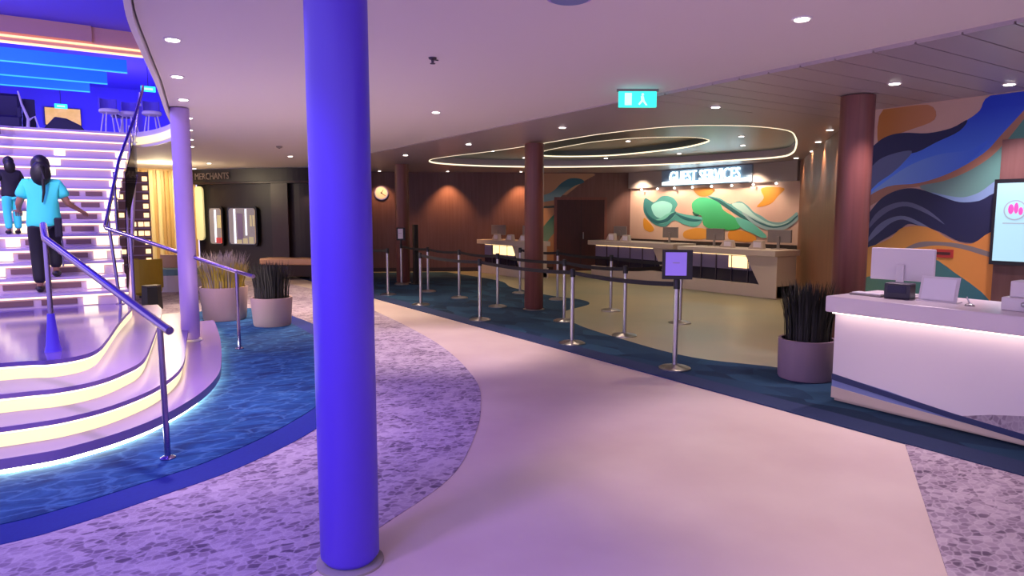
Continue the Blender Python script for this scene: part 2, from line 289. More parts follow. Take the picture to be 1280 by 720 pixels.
MURAL_GUEST = {
    'swirl': [(14.58,2.14),(14.22,2.02),(13.91,2.18),(13.53,2.15),(13.31,1.96),(13.4,1.77),(13.07,1.68),(12.64,1.63),(12.42,1.58),(12.49,1.42),(12.7,1.34),(13.06,1.4),(13.43,1.51),(13.73,1.34),(14.12,1.37),(14.45,1.57),(14.63,1.8)],
    'aqua': [(14.29,1.94),(13.9,2.05),(13.52,1.95),(13.57,1.74),(13.81,1.57),(14.09,1.6),(14.25,1.74)],
    'mint': [(14.2,1.49),(13.93,1.57),(13.7,1.68),(13.44,1.74),(13.4,1.63),(13.69,1.46),(13.96,1.4)],
    'green': [(12.78,1.97),(12.53,2.11),(12.19,2.08),(11.86,1.96),(11.72,1.78),(11.34,1.58),(11.18,1.38),(11.33,1.29),(11.7,1.28),(12.09,1.29),(12.36,1.39),(12.44,1.63),(12.72,1.74)],
    'ribbon': [(12.26,2.14),(11.86,2.08),(11.54,1.94),(11.24,2.0),(10.99,1.88),(10.81,1.73),(10.58,1.63),(10.35,1.51),(10.02,1.49),(9.78,1.61),(9.63,1.72),(9.62,1.56),(9.85,1.39),(10.12,1.3),(10.42,1.31),(10.68,1.44),(10.98,1.56),(11.35,1.73),(11.73,1.92)],
    'pale_ribbon': [(11.48,1.92),(11.17,1.95),(10.96,1.8),(10.75,1.64),(10.4,1.48),(10.07,1.43),(9.81,1.52),(10.01,1.39),(10.34,1.37),(10.68,1.51),(11.04,1.68)],
    'dark_line': [(12.19,2.11),(11.86,2.04),(11.54,1.88),(11.1,1.64),(10.74,1.49),(10.4,1.39),(10.74,1.43),(11.16,1.58),(11.6,1.81),(11.92,1.98)],
    'tail': [(11.34,1.59),(10.98,1.52),(10.71,1.38),(10.41,1.15),(10.55,1.11),(10.84,1.22),(11.15,1.34)],
    'grey_ribbon': [(11.16,1.73),(10.86,1.61),(10.57,1.49),(10.23,1.39),(9.91,1.44),(9.62,1.62),(9.62,1.52),(9.9,1.33),(10.28,1.27),(10.62,1.36),(10.92,1.51)],
    'swirl_line': [(14.58,1.89),(14.41,1.66),(14.08,1.51),(13.77,1.54),(13.55,1.68),(13.35,1.74),(13.51,1.57),(13.75,1.45),(14.12,1.42),(14.46,1.62)],
    'swirl_line2': [(13.4,1.71),(13.07,1.62),(12.71,1.55),(12.44,1.53),(12.71,1.49),(13.07,1.54)],
    'ribbon_line': [(10.98,1.63),(10.63,1.49),(10.23,1.39),(9.86,1.47),(9.63,1.64),(9.62,1.61),(9.85,1.43),(10.23,1.35),(10.62,1.44)],
    'peach_gap': [(11.82,1.81),(11.6,1.78),(11.44,1.67),(11.34,1.56),(11.52,1.58),(11.72,1.67)],
    'leaf_dark': [(12.75,1.75),(12.61,1.71),(12.46,1.78),(12.43,1.73),(12.58,1.63),(12.72,1.67)],
    'orange1': [(10.61,2.3),(10.0,2.28),(10.15,2.1),(10.36,1.91),(10.73,1.85),(10.54,2.06)],
    'orange2': [(13.05,1.2),(12.63,1.31),(12.22,1.26),(12.28,1.04),(12.98,1.02)],
    'orange3': [(14.61,1.57),(14.4,1.46),(14.19,1.26),(14.35,1.17),(14.6,1.28)],
    'orange4': [(11.51,1.27),(11.08,1.26),(10.72,1.12),(10.83,1.0),(11.5,1.03)],
    'orange5': [(12.74,2.36),(12.07,2.34),(12.19,2.17),(12.53,2.15)],
}
MURAL_BACK = {
    'panel': [(2.76,2.98),(1.11,2.9),(1.43,2.63),(1.91,2.25),(2.1,2.1),(2.08,0.48),(2.75,0.49)],
    'wave': [(2.76,2.18),(2.46,2.28),(2.27,2.39),(2.07,2.59),(1.8,2.73),(1.48,2.71),(1.4,2.61),(1.65,2.52),(1.91,2.35),(2.17,2.13),(2.46,2.06),(2.76,2.03)],
    'line': [(2.76,1.93),(2.46,1.92),(2.14,1.95),(2.14,1.89),(2.46,1.86),(2.76,1.87)],
    'leaf': [(2.75,1.08),(2.51,1.42),(2.31,1.64),(2.13,1.76),(2.13,1.32),(2.36,1.03),(2.58,0.73),(2.75,0.58)],
}

# ================================================================ THE SETTING
CEIL = 2.91; UP = 3.10
# ---- floors
fl = struct(MB().prism([(-7, -6), (16, -6), (16, 28), (-7, 28)], -.2, 0).build('floor', 'cream_floor'))
edge = spline([(-6, 1.9), (-2, 2.15), (-.3, 2.5), (.6, 2.88), (1.28, 3.28), (1.89, 3.67), (2.35, 4.18), (2.87, 4.94), (3.39, 6.0), (3.94, 8.07), (4.37, 11.52), (4.5, 14.5), (4.2, 18)], 8)
struct(MB().prism(edge + [(-6, 18)], 0, .004).build('floor_carpet_mottled', 'mottle', None))
blue = spline([(-6, 4.9), (-3, 4.35), (-1.2, 4.15), (-.39, 4.13), (-.05, 4.2), (.35, 4.36), (.84, 4.59), (1.46, 5.08), (2.1, 5.85), (2.62, 7.0), (2.92, 8.5), (3.0, 10.2), (2.95, 11.4), (2.85, 12.6)], 8)
struct(MB().prism(blue + [(-6, 12.6)], .0, .008).build('floor_carpet_border', 'navy_carpet'))
binner = offset(blue, .27)
struct(MB().prism(binner + [(-6, 12.5)], .001, .012).build('floor_carpet_blue', 'ripple'))
gf = [(5.4, -5), (8, -5), (8, 4.7), (14, 9.6), (14, 15.2), (6, 19.6), (5.4, 19.6)]
struct(MB().prism(gf, 0, .004).build('floor_guest_area', 'guest_floor'))
far = spline([(6.6, -5), (6.6, 2), (6.45, 4.2), (5.98, 5.4), (6.1, 6.8), (6.38, 8.1), (7.0, 9.2), (8.0, 9.75), (8.3, 10.4), (8.2, 11.2), (8.4, 13), (9.0, 14.6), (9.1, 17.6)], 6)
struct(MB().prism([(5.0, -5)] + far + [(5.0, 19.6)], 0, .008).build('floor_carpet_strip', 'strip'))
struct(MB().prism([(4.98, -5), (5.26, -5), (5.26, 18), (4.98, 18)], 0, .012).build('floor_carpet_edge', 'strip_navy'))
struct(MB().prism([(5.0, 2.48), (3.3, 1.41), (1.2, .1), (1.2, -5), (5.0, -5)], 0, .004).build('floor_carpet_side', 'mottle'))

# ---- main ceiling slab with the atrium opening, upper deck on top of it
opening = spline([(.20, -5), (.22, 1), (.29, 3.2), (.385, 4.71), (.57, 5.95), (.80, 7.35), (1.06, 9.1), (1.38, 11.1), (1.5, 12.1), (1.46, 12.9), (1.3, 13.7), (1.06, 14.32)], 8)
ceil = struct(MB().prism(opening + [(-6, 14.32), (-6, 28), (5.2, 28), (5.2, -5)], CEIL, UP - .002).build('ceiling', 'plaster'))
# pale lip running round the opening, a shadow gap away from the plaster
lip_o = offset(opening, .05); lip_i = offset(opening, .012)
struct(MB().prism(lip_o + lip_i[::-1], CEIL - .05, UP + .03).build('trim_1', 'white'))
bal = offset([p for p in opening if p[1] > 11.9], .054)
struct(MB().prism(bal + offset(bal, .012)[::-1], CEIL + .0, CEIL + .13).build('trim_2', 'led_riser'))
# ---- lower ceiling over the guest area with its two-level oval recess
outer = closed([(6.94, 14.2), (6.86, 13.15), (7.0, 11.75), (7.03, 10.42), (6.97, 9.08), (6.97, 8.06), (7.22, 7.01), (7.72, 6.55), (8.29, 6.36), (9.03, 6.42), (9.82, 6.85), (10.93, 7.59), (12.4, 8.7), (13.05, 9.5), (12.95, 10.6), (12.6, 12.2), (11.8, 13.6), (10.6, 14.7), (9.0, 15.3), (7.6, 15.1)], 5)
inner = closed([(8.72, 10.9), (8.75, 10.2), (8.99, 9.5), (9.6, 8.95), (10.3, 9.05), (10.77, 9.6), (11.15, 10.6), (11.2, 11.9), (11.0, 12.9), (10.3, 13.6), (9.6, 13.6), (9.0, 12.6)], 5)
lowc = struct(MB().prism([(5.2, -5), (16, -5), (16, 21), (5.2, 21)], CEIL - .012, UP, [outer]).build('ceiling_guest_area', 'plank'))
struct(MB().prism(offset(outer + outer[:1], -.06)[:-1], CEIL + .17, CEIL + .36, [inner]).build('ceiling_recess_outer', 'recess'))
struct(MB().prism(offset(inner + inner[:1], -.06)[:-1], CEIL + .32, CEIL + .35).build('ceiling_recess_inner', 'recess_in'))
def ring(loop, z, r, name, m):
    return struct(MB().tube([(x, y, z) for x, y in loop + loop[:1]], r, 6).build(name, m))
ring(outer, CEIL - .0, .018, 'trim_3', 'led_ceiling'); ring(inner, CEIL + .18, .016, 'trim_4', 'led_ceiling')
# ceiling planks over the counter, each one a piece of the ceiling
for i in range(18):
    y0 = .2 + i * .31
    x1 = 8.0 if y0 < 4.3 else 8.0 + (y0 - 4.3) * 1.1
    if y0 > 5.3: x1 = 7.0
    MB().box(5.2, x1, y0 + .007, y0 + .303, CEIL - .03, CEIL - .012).build('plank', 'plank', lowc)

# ---- walls
struct(MB().box(8.0, 8.2, -5, 4.65, 0, CEIL).build('wall_right', 'peach_wall'))
def slab_wall(a, b, z0, z1, t, name, m):
    d = Vector((b[0] - a[0], b[1] - a[1])).normalized(); n = Vector((d.y, -d.x)) * t
    return struct(MB().prism([a, b, (b[0] + n.x, b[1] + n.y), (a[0] + n.x, a[1] + n.y)], z0, z1).build(name, m))
slab_wall((8.01, 4.66), (14.2, 9.75), 0, CEIL, .2, 'wall_wood', 'wood_lit')
struct(MB().box(14.0, 14.2, 9.5, 15.2, 0, CEIL).build('wall_guest', 'peach_wall'))
struct(MB().box(13.98, 14.0, 9.6, 15.19, 0, .96).build('wall_guest_wainscot', 'dark_wall'))
struct(MB().box(13.9, 14.0, 9.6, 15.19, 2.43, CEIL - .02).build('wall_guest_bulkhead', 'bulkhead'))
WA = Vector((14.0, 15.2)); WBp = Vector((6.0, 19.6)); WD = (WBp - WA).normalized(); WN = Vector((-WD.y, WD.x))
def WB(s, z, off=0): p = WA + WD * s + WN * off; return (p.x, p.y, z)
def wallbox(s0, s1, z0, z1, o0, o1):
    v = [WB(s, z, o) for z in (z0, z1) for s, o in ((s0, o0), (s1, o0), (s1, o1), (s0, o1))]
    return MB().add(v, [(3, 2, 1, 0), (4, 5, 6, 7), (0, 1, 5, 4), (1, 2, 6, 5), (2, 3, 7, 6), (3, 0, 4, 7)])
wb = struct(wallbox(0, 9.3, 0, CEIL, -.2, 0).build('wall_back', 'wood'))
d1 = struct(wallbox(.78, 2.2, 0, 2.1, .0, .03).build('door_1', 'door'))
wallbox(1.47, 1.485, .02, 2.08, .03, .034).build('door_seam', 'black', d1)
wallbox(1.40, 1.42, .95, 1.15, .03, .07).build('door_handle', 'steel', d1)
for a in ((.70, .78, 0, 2.18), (2.2, 2.28, 0, 2.18), (.78, 2.2, 2.1, 2.18)):
    wallbox(a[0], a[1], a[2], a[3], 0, .04).build('door_frame', 'wood_col', d1)
struct(wallbox(2.3, 9.2, 0, .12, 0, .015).build('baseboard_back', 'dark_wall'))
# gold wall and its pleated panels under the upper deck
gw = struct(MB().box(-6, 3.0, 21, 21.2, 0, CEIL).build('wall_far', 'gold_wall'))
for i in range(13): 
    x = .55 + i * .19
    MB().tube([(x, 20.97, .05), (x, 20.97, CEIL - .05)], .06, 8).build('pleat', 'gold_pale' if i % 3 else 'gold_wall', gw, True)

# ---- upper deck room
struct(MB().box(-6, 7, 26, 26.2, UP, 6.0).build('wall_upper', 'upper_wall'))
struct(MB().box(6.8, 7, 15, 26, UP, 6.0).build('wall_upper_side', 'upper_wall'))
struct(MB().box(-6, 7, 16.2, 26, 5.75, 5.95).build('ceiling_upper', 'upper_wall'))
struct(MB().box(-6, 7, 2, 16.0, 5.3, 5.5).build('ceiling_atrium', 'upper_wall'))
cv = struct(MB().box(-6, 7, 15.98, 16.2, 4.86, 5.75).build('trim_5', 'cove'))
MB().box(-6, 7, 15.94, 15.98, 4.93, 4.965).build('led_strip', 'led_orange', cv)
MB().box(-6, 7, 15.96, 16.0, 4.82, 4.86).build('led_strip', 'led_orange', cv)
MB().box(-6, .55, 15.9, 15.98, 5.0, 5.3).build('cove_panel', 'cove', cv)
for y, x1 in ((19.9, 1.4), (21.85, 1.05), (23.5, .68)):
    f = struct(MB().box(-5.5, x1, y, y + .12, 5.2, 5.5).build('trim_beam', 'fin'))
    MB().box(-5.5, x1, y - .02, y + .02, 5.17, 5.2).build('led_strip', 'led_cyan', f)

# ---- columns
def column(name, label, x, y, r, m, top=CEIL, z0=0, ring_m=None):
    t = thing(name, label, 'column', (x, y, z0), kind='structure')
    MB().lathe([(r - .03, 0.012), (r, .05), (r, top - z0 - .012)], 40).build('shaft', m, t, True)
    if ring_m: MB().lathe([(r + .02, 0), (r + .02, .012), (r + .005, .02)], 40).build('base_ring', ring_m, t, True)
    return t
column('column', 'thick glossy violet-lit column standing on the mottled carpet', 1.03, 3.02, .137, 'column', CEIL, 0, 'grey')
column('column', 'slim lilac column standing beside the curved steps', 1.15, 9.0, .105, 'slim_column', CEIL, .131, 'white')
for x, y, lab in ((6.75, 9.75, 'round brown wooden column rising between the rope barriers'), (6.9, 4.1, 'round brown wooden column behind the dark potted grass'), (6.75, 15.35, 'round brown wooden column by the wall clock')):
    c = column('column', lab, x, y, .165, 'wood_col', CEIL - .03)
    MB().lathe([(.19, 0), (.19, .012), (.17, .02)], 32).build('base_ring', 'steel', c)

# ---- murals: painted ribbons on the walls
def mural(name, label, data, cols, fn, parentloc=(0, 0, 0), th=.004, base=.0, k=4):
    t = thing(name, label, 'mural')
    for i, key in enumerate(cols):
        c = cols[key]
        m = gradient(name + key, *c) if isinstance(c, tuple) else mat(name + key, c, .55)
        a, b = base + .0008 * i, base + th + .0008 * i
        MB().prism(closed(data[key], k), a, b, fn=fn).build('painted_shape' if key not in ('panel',) else 'panel', m, t)
    return t
mural('wall_mural', 'large painted mural of blue and navy ribbons on peach behind the counter', MURAL_RIGHT, {
    'orange_top': ('#b9762c', '#c99070', 'Y', 4.4, 3.6), 'blue': ('#1040cc', '#5f9cff', 'Z', 2.75, 1.95), 'navy_edge': '#1b2450', 'slate': '#5d6a90', 'light_blue': ('#86b0e0', '#3f74ea', 'Y', 4.6, 3.4),
    'peach': '#a8795f', 'green': ('#7d9a92', '#4d8a7c', 'Y', 4.1, 3.0), 'sky': '#7d9cc0', 'dark': ('#222a4c', '#191f44', 'Y', 4.5, 3.3), 'streak1': '#5d6480', 'streak2': '#6a7590',
    'orange_low': ('#c79440', '#c8823a', 'Y', 4.5, 3.2), 'grey_line': '#77706c', 'teal_low': ('#4c7a5e', '#2f6670', 'Y', 4.5, 3.3)},
    lambda a, b, h: (8.0 - h, a, min(b, CEIL - .04)))
mural('guest_mural', 'green and teal wave mural below the lit sign', MURAL_GUEST, {
    'orange1': '#cf8b2e', 'orange2': '#d8963c', 'orange3': '#d0902f', 'orange4': '#d28a2c', 'orange5': '#c47f38',
    'swirl': ('#2f6f74', '#5fb3a8', 'Y', 14.8, 12.6), 'aqua': '#8fd4cc', 'mint': '#6fbfae', 'ribbon': ('#3f8f8c', '#7fa9a8', 'Y', 12.6, 9.7), 'pale_ribbon': '#a9cdc6', 'dark_line': '#245a5c', 'grey_ribbon': '#8fa9ac', 'swirl_line': '#245f66', 'swirl_line2': '#2b6a70', 'ribbon_line': '#2f6468', 'peach_gap': '#d8a57f', 'leaf_dark': '#2c5a4c', 'green': ('#4fc08a', '#36a25c', 'Z', 2.2, 1.3), 'tail': '#5fb0a0'},
    lambda a, b, h: (14.0 - h, a, b), base=.001)
mural('corner_mural', 'narrow tan mural with teal waves beside the dark door', MURAL_BACK, {'panel': '#b58a68', 'wave': ('#2b5f6e', '#7fa3a8', 'Z', 2.5, 2.2), 'line': '#3c4a4a', 'leaf': ('#2f6b60', '#78a08c', 'Z', 1.6, .9)},
    lambda a, b, h: WB(a, min(max(b, .2), CEIL - .04), h), base=.001, k=3)

# ================================================================ STAIRCASE
st = thing('staircase', 'grand staircase with glowing treads rising to the upper deck', 'staircase', (0, 9.8, 0), kind='structure')
def Lc(p, z=None): return (p[0], p[1] - 9.8)
tiers = [
 (.13, 0, [(-5, 5.5), (-2, 5.25), (-.46, 5.2), (-.03, 5.27), (.42, 5.6), (.82, 6.2), (1.1, 6.9), (1.27, 7.7), (1.45, 8.8), (1.58, 9.8), (1.66, 10.5)]),
 (.27, .13, [(-5, 5.75), (-2, 5.5), (-.46, 5.45), (-.02, 5.52), (.3, 5.78), (.57, 6.2), (.8, 6.9), (1.0, 8.2), (1.2, 9.5), (1.3, 10.3)]),
 (.41, .27, [(-5, 6.1), (-2, 5.86), (-.48, 5.82), (-.15, 5.8), (.1, 5.92), (.3, 6.2), (.46, 6.6), (.62, 7.6), (.86, 9.3), (.95, 10.1)]),
 (.55, .41, [(-5, 6.6), (-2, 6.35), (-.51, 6.28), (-.2, 6.2), (0, 6.28), (.12, 6.5), (.21, 7.0), (.38, 8.2), (.58, 9.4), (.62, 9.9)])]
for i, (z, zp, pts) in enumerate(tiers):
    cv_ = [Lc(p) for p in spline(pts, 8)]
    back = [(cv_[-1][0], .8), (-5, .8)]
    MB().prism(cv_ + back, z - (.07 if i == 0 else .035), z).build('platform' if i == 3 else 'low_step', 'platform' if i == 3 else 'low_tread', st)
    ins = offset(cv_, .10 if i == 0 else .03)
    if i == 0:
        MB().prism(ins + back, .0, z - .07).build('plinth', 'white', st)
        led = offset(cv_, .05); MB().prism(led + offset(cv_, .098)[::-1], .02, .05).build('led_strip', 'led_floor', st)
    else:
        MB().prism(ins + back, zp, z - .035).build('glowing_riser', 'led_riser', st)
        led = offset(cv_, .012); MB().prism(led + offset(cv_, .03)[::-1], z - .05, z - .036).build('led_strip', 'led_cream', st)
NST = 15
def xr(k): return max(.56, .5 + .055 * (k - 5))
for k in range(NST):
    y = .3 * k; z0 = .55 + .17 * k; z1 = z0 + .17; R = xr(k)
    s = 0 if k < 9 else .06 * (k - 8)
    front = [(-3.4, y - s * 2.7), (-.7, y), (R, y)]
    bk = [(R, y + .32), (-.7, y + .32), (-3.4, y + .32 - s * 2.7)]
    nose = [(a, b - .03) for a, b in front]
    MB().prism(nose + bk, z1 - .035, z1).build('tread', 'tread', st)
    MB().prism(front + [(a, b + .03) for a, b in front[::-1]], z0, z1 - .035).build('riser', 'riser', st)
    MB().prism([(a, b - .026) for a, b in front] + [(a, b - .008) for a, b in front[::-1]], z1 - .055, z1 - .036).build('led_strip', 'led_step', st)
    if k < 13:
        xs = sorted([.15 + .052 * k, -.93 + .07 * k, -1.95 + .07 * k, R - .07])
        for j, x in enumerate(xs):
            wd = .075 if j < 3 else .05
            yy = y - max(0, -.7 - x) * s
            MB().box(x - wd, x + wd, yy - .02, yy - .001, z0 + .012, z1 - .06).build('light_block', 'led_block', st)
        for a, b in ((xs[0] + .2, xs[0] + .62), (xs[1] + .13, xs[1] + .5), (xs[1] + .58, xs[2] - .14)):
            if b - a > .1 and s == 0: MB().box(a, b, y - .012, y - .001, z0 + .03, z1 - .075).build('slot', 'slot', st)
# right stringer of the flight
MB().prism([(.0, .55), (.0, .3), (.6, .3), (4.4, 2.6), (4.4, 3.05), (4.2, 3.0)], 0, .03, fn=lambda a, b, h: (.56 + max(0, a - 1.5) * .165 + h, a + .02, b)).build('stringer', 'riser', st)
# handrails
def rail(name, label, line, posts, r=.028):
    t = thing(name, label, 'handrail', tuple(line[0][:2]) + (0,))
    o = Vector(line[0][:2] + (0,))
    MB().tube([Vector(p) - o for p in line], r, 10).build('rail', 'rail', t, True)
    for b, top in posts:
        b = Vector(b) - o; top = Vector(top) - o
        p = MB().tube([b, top], .02, 10).build('post', 'rail', t, True)
        MB().lathe([(.05, b.z), (.05, b.z + .008), (.025, b.z + .02)], 16, (b.x, b.y)).build('foot', 'rail', p, True)
    return t
h1 = rail('handrail', 'violet metal handrail descending the middle of the curved steps', [(-.205, 7.25, 1.565), (-.18, 6.62, 1.46), (.46, 5.0, .93), (.50, 4.88, .90)],
     [((-.18, 6.6, .55), (-.18, 6.6, 1.44)), ((.46, 5.01, .012), (.455, 5.01, .93))])
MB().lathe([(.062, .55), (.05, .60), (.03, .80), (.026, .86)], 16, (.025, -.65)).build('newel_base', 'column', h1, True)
rail('handrail', 'lilac metal handrail from the blue carpet up the side of the flight', [(1.78, 8.4, .93), (1.66, 8.75, .97), (.34, 9.3, 1.50), (.34, 9.45, 1.52), (.62, 11.2, 2.42), (.95, 12.6, 3.2), (1.2, 13.9, 3.85), (1.25, 14.4, 4.0)],
     [((1.66, 8.77, .012), (1.66, 8.77, .97)), ((.58, 9.2, .55), (.58, 9.2, 1.40)), ((.46, 9.7, .55), (.38, 9.7, 1.62)), ((.54, 11.05, 1.40), (.54, 11.0, 2.25)), ((.82, 12.4, 2.06), (.86, 12.4, 3.05)), ((1.02, 13.85, 2.92), (1.15, 13.85, 3.8))], .024)
g = thing('glass_balustrade', 'clear glass panel beside the right end of the stair treads', 'balustrade', (.6, 9.9, 0))
MB().add([(-.02, .1, .95), (-.02, .1, 1.4), (.1, 1.5, 2.25), (.35, 2.8, 2.95), (.35, 2.8, 2.3), (.1, 1.5, 1.6), (-.01, .1, .95), (-.01, .1, 1.4), (.11, 1.5, 2.25), (.36, 2.8, 2.95), (.36, 2.8, 2.3), (.11, 1.5, 1.6)],
    [(0, 1, 2, 5), (5, 2, 3, 4), (6, 7, 8, 11), (11, 8, 9, 10), (0, 1, 7, 6), (1, 2, 8, 7), (2, 3, 9, 8), (3, 4, 10, 9), (4, 5, 11, 10), (5, 0, 6, 11)]).build('pane', 'glass', g)
rail('handrail', 'thin dark handrail climbing the left half of the flight', [(-1.05, 9.9, 1.6), (-.95, 11.2, 2.3), (-.95, 12.5, 3.05), (-.86, 14.0, 3.9)],
     [((-1.05, 9.95, .72), (-1.05, 9.95, 1.62)), ((-.95, 12.35, 2.08), (-.95, 12.35, 2.96)), ((-.88, 13.75, 2.93), (-.88, 13.7, 3.72))], .022)

# ================================================================ QUEUE BARRIERS
def stanchion(x, y, to=None, label='', group='queue barrier posts', z=.008):
    t = thing('queue_post', label, 'barrier post', (x, y, z), 0, group)
    MB().lathe([(.17, 0), (.17, .012), (.14, .026), (.05, .036), (.03, .05)], 28).build('base', 'steel', t, True)
    MB().lathe([(.026, .03), (.026, .88)], 16).build('pole', 'steel', t, True)
    MB().lathe([(.034, .86), (.034, .955), (.028, .965)], 16).build('belt_head', 'black', t, True)
    if to:
        d = Vector((to[0] - x, to[1] - y, 0)); n = Vector((-d.y, d.x, 0)).normalized() * .002
        vs = []; K = 10; ln = d.length; u0, u1 = .036 / ln, 1 - .036 / ln
        for i in range(K + 1):
            u = u0 + (u1 - u0) * i / K; p = d * u; sag = .03 * 4 * u * (1 - u)
            for s in (-1, 1):
                for zz in (.89, .94): vs.append((p.x + n.x * s, p.y + n.y * s, zz - sag))
        fs = []
        for i in range(K):
            a = i * 4; b = a + 4
            fs += [(a, b, b + 1, a + 1), (a + 2, a + 3, b + 3, b + 2), (a, a + 2, b + 2, b), (a + 1, b + 1, b + 3, a + 3)]
        fs += [(0, 1, 3, 2), (K * 4, K * 4 + 2, K * 4 + 3, K * 4 + 1)]
        MB().add(vs, fs).build('belt', 'belt', t)
    return t
r1 = [(5.36, 5.08), (5.33, 6.83), (5.32, 9.17), (5.32, 11.33)]
r2 = [(6.30, 6.91), (6.37, 8.37), (6.38, 10.36), (6.42, 11.88), (6.4, 13.25), (6.54, 14.98)]
r3 = [(7.77, 7.28), (7.75, 8.86), (7.91, 10.61), (7.9, 11.92)]
ta = stanchion(*r1[0], None, 'steel barrier post carrying a black sign holder with a purple page', None, .012)
ords = ['first', 'second', 'third', 'fourth']
for i, (a, b) in enumerate(zip(r1[1:], r1[:-1])): stanchion(*a, b, ords[i] + ' steel belt post along the pale walkway from the purple-page post', 'barrier posts along the walkway', .008)
stanchion(5.44, 13.16, (5.4, 15.4), 'steel belt barrier post standing alone beyond the walkway row', None)
stanchion(*r2[0], r3[0], 'steel belt barrier post where two belts turn across the queue', None, .004)
for i, (a, b) in enumerate(zip(r2[1:-1], r2[:-2])): stanchion(*a, b, ords[i] + ' steel belt post of the middle row from the post where belts turn', 'barrier posts of the middle row', .008)
tb = stanchion(*r2[-1], r2[-2], 'steel barrier post carrying a small white notice by the totem', None)
stanchion(*r3[0], None, 'steel belt barrier post ending the row nearest the service counters', None, .004)
for i, (a, b) in enumerate(zip(r3[1:], r3[:-1])): stanchion(*a, b, ords[i] + ' steel belt post from the end post of the row nearest the service counters', 'barrier posts near the service counters', .008)
def notice(parent, wd, ht, z, rz, page):
    c, s_ = math.cos(rz), math.sin(rz)
    def bx(x0, x1, y0, y1, z0, z1, name, m, p):
        b = MB().box(x0, x1, y0, y1, z0, z1); b.v = [(x * c - y * s_, x * s_ + y * c, zz) for x, y, zz in b.v]; return b.build(name, m, p)
    fr = bx(-wd / 2, wd / 2, -.03, .02, z, z + ht, 'sign_holder', 'black', parent)
    bx(-wd / 2 + .03, wd / 2 - .03 - wd * .1, -.036, -.03, z + .04, z + ht - .025, 'page', page, fr)
    bx(-.05, .02, -.039, -.036, z + ht * .55, z + ht * .57, 'printed_line', 'grey', fr)
notice(ta, .31, .31, .965, math.radians(-40), 'screen_purple')
notice(tb, .2, .30, 1.05, math.radians(-20), 'paper')
MB().lathe([(.02, .95), (.02, 1.06)], 10).build('neck', 'black', tb)
t = thing('totem', 'slim tall black totem standing beside the white notice', 'totem', (6.86, 14.86, .008))
MB().box(-.05, .05, -.06, .06, 0, 1.42).build('panel', 'black', t, bevel=.006); MB().box(-.1, .1, -.1, .1, 0, .012).build('base', 'black', t)

# ================================================================ FRONT COUNTER AND WHAT STANDS ON IT
t = thing('service_counter', 'long white counter with a navy ribbon along its foot beside the dark potted grass', 'counter', (5.6, 3.43, .012))
MB().box(-.1, .72, -4.2, .04, .80, .94).build('counter_top', 'white_top', t, bevel=.012)
MB().box(0, .66, -4.15, 0, .10, .79).build('body', 'desk_white', t)
MB().box(-.08, -.03, -4.1, -.02, .79, .80).build('led_strip', 'led_desk', t)
MB().box(.03, .66, -4.15, -.01, 0, .10).build('plinth', 'cream_plinth', t)
yz = lambda a, b, h: (-h, a, b)
MB().prism([(0, .24), (-.5, .19), (-1.0, .12), (-1.45, .06), (-1.9, .05), (-1.9, .03), (-1.0, .03), (-.5, .06), (0, .12)], 0, .004, fn=yz).build('pale_blue_panel', 'pale_blue', t)
MB().prism([(0, .13), (-.5, .10), (-1.2, .07), (-2.2, .04), (-4.1, .03), (-4.1, -.0), (0, .03)], .004, .009, fn=yz).build('cream_band', 'cream_plinth', t)
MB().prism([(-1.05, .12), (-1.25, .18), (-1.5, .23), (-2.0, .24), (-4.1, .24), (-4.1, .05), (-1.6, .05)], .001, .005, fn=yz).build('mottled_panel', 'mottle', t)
MB().prism([(0, .245), (-.5, .185), (-1.0, .128), (-1.5, .09), (-2.2, .06), (-4.1, .05), (-4.1, .02), (-2.2, .03), (-1.5, .045), (-1.0, .085), (-.5, .14), (0, .19)], .005, .012, fn=yz).build('navy_ribbon', 'navy', t)

def monitor(name, label, loc, rz, wd, ht, m='white', stand=True, group=None, base=.12):
    t = thing(name, label, 'monitor', loc, rz, group)
    p = MB().box(-.02, .02, -wd / 2, wd / 2, base, base + ht).build('display', m, t, bevel=.008)
    MB().box(.02, .024, -wd / 2 + .012, wd / 2 - .012, base + .012, base + ht - .012).build('screen', 'night', p)
    MB().box(-.045, -.02, -.03, .03, .0, base + ht * .5).build('stand', m, t, bevel=.005)
    MB().box(-.12, .10, -.11, .11, 0, .012).build('foot', m, t, bevel=.004)
    return t
TOP = .952
monitor('computer_monitor', 'white computer monitor seen from behind on the long white counter', (6.08, 3.13, TOP), .08, .52, .28, 'white', base=.13)
t = thing('card_terminal', 'small dark terminal under the white monitor', 'terminal', (5.85, 3.02, TOP), .2)
MB().box(-.08, .08, -.1, .1, 0, .13).build('body', 'terminal', t, bevel=.01); MB().box(-.085, -.08, -.07, .07, .05, .11).build('screen', 'night', t)
t = thing('leaflet_holder', 'white upright leaflet holder beside the dark terminal', 'leaflet holder', (5.85, 2.72, TOP), .1)
p = MB().add([(-.01, -.14, 0), (-.01, .14, 0), (.05, .14, .2), (.05, -.14, .2), (0.0, -.14, 0), (0.0, .14, 0), (.06, .14, .2), (.06, -.14, .2)], [(0, 1, 2, 3), (7, 6, 5, 4), (0, 4, 5, 1), (1, 5, 6, 2), (2, 6, 7, 3), (3, 7, 4, 0)]).build('panel', 'white', t)
MB().box(-.03, .09, -.15, .15, 0, .01).build('base', 'white', t); MB().add([(-.013, -.12, .015), (-.013, .12, .015), (.038, .12, .185), (.038, -.12, .185)], [(0, 1, 2, 3)]).build('page', 'paper', p)
t = thing('keyboard', 'flat pale keyboard lying at the near end of the long counter', 'keyboard', (5.83, 3.27, TOP))
MB().box(-.07, .07, -.14, .14, 0, .018).build('case', 'grey', t, bevel=.004); MB().box(-.055, .055, -.125, .125, .018, .024).build('keys', 'paper', t)
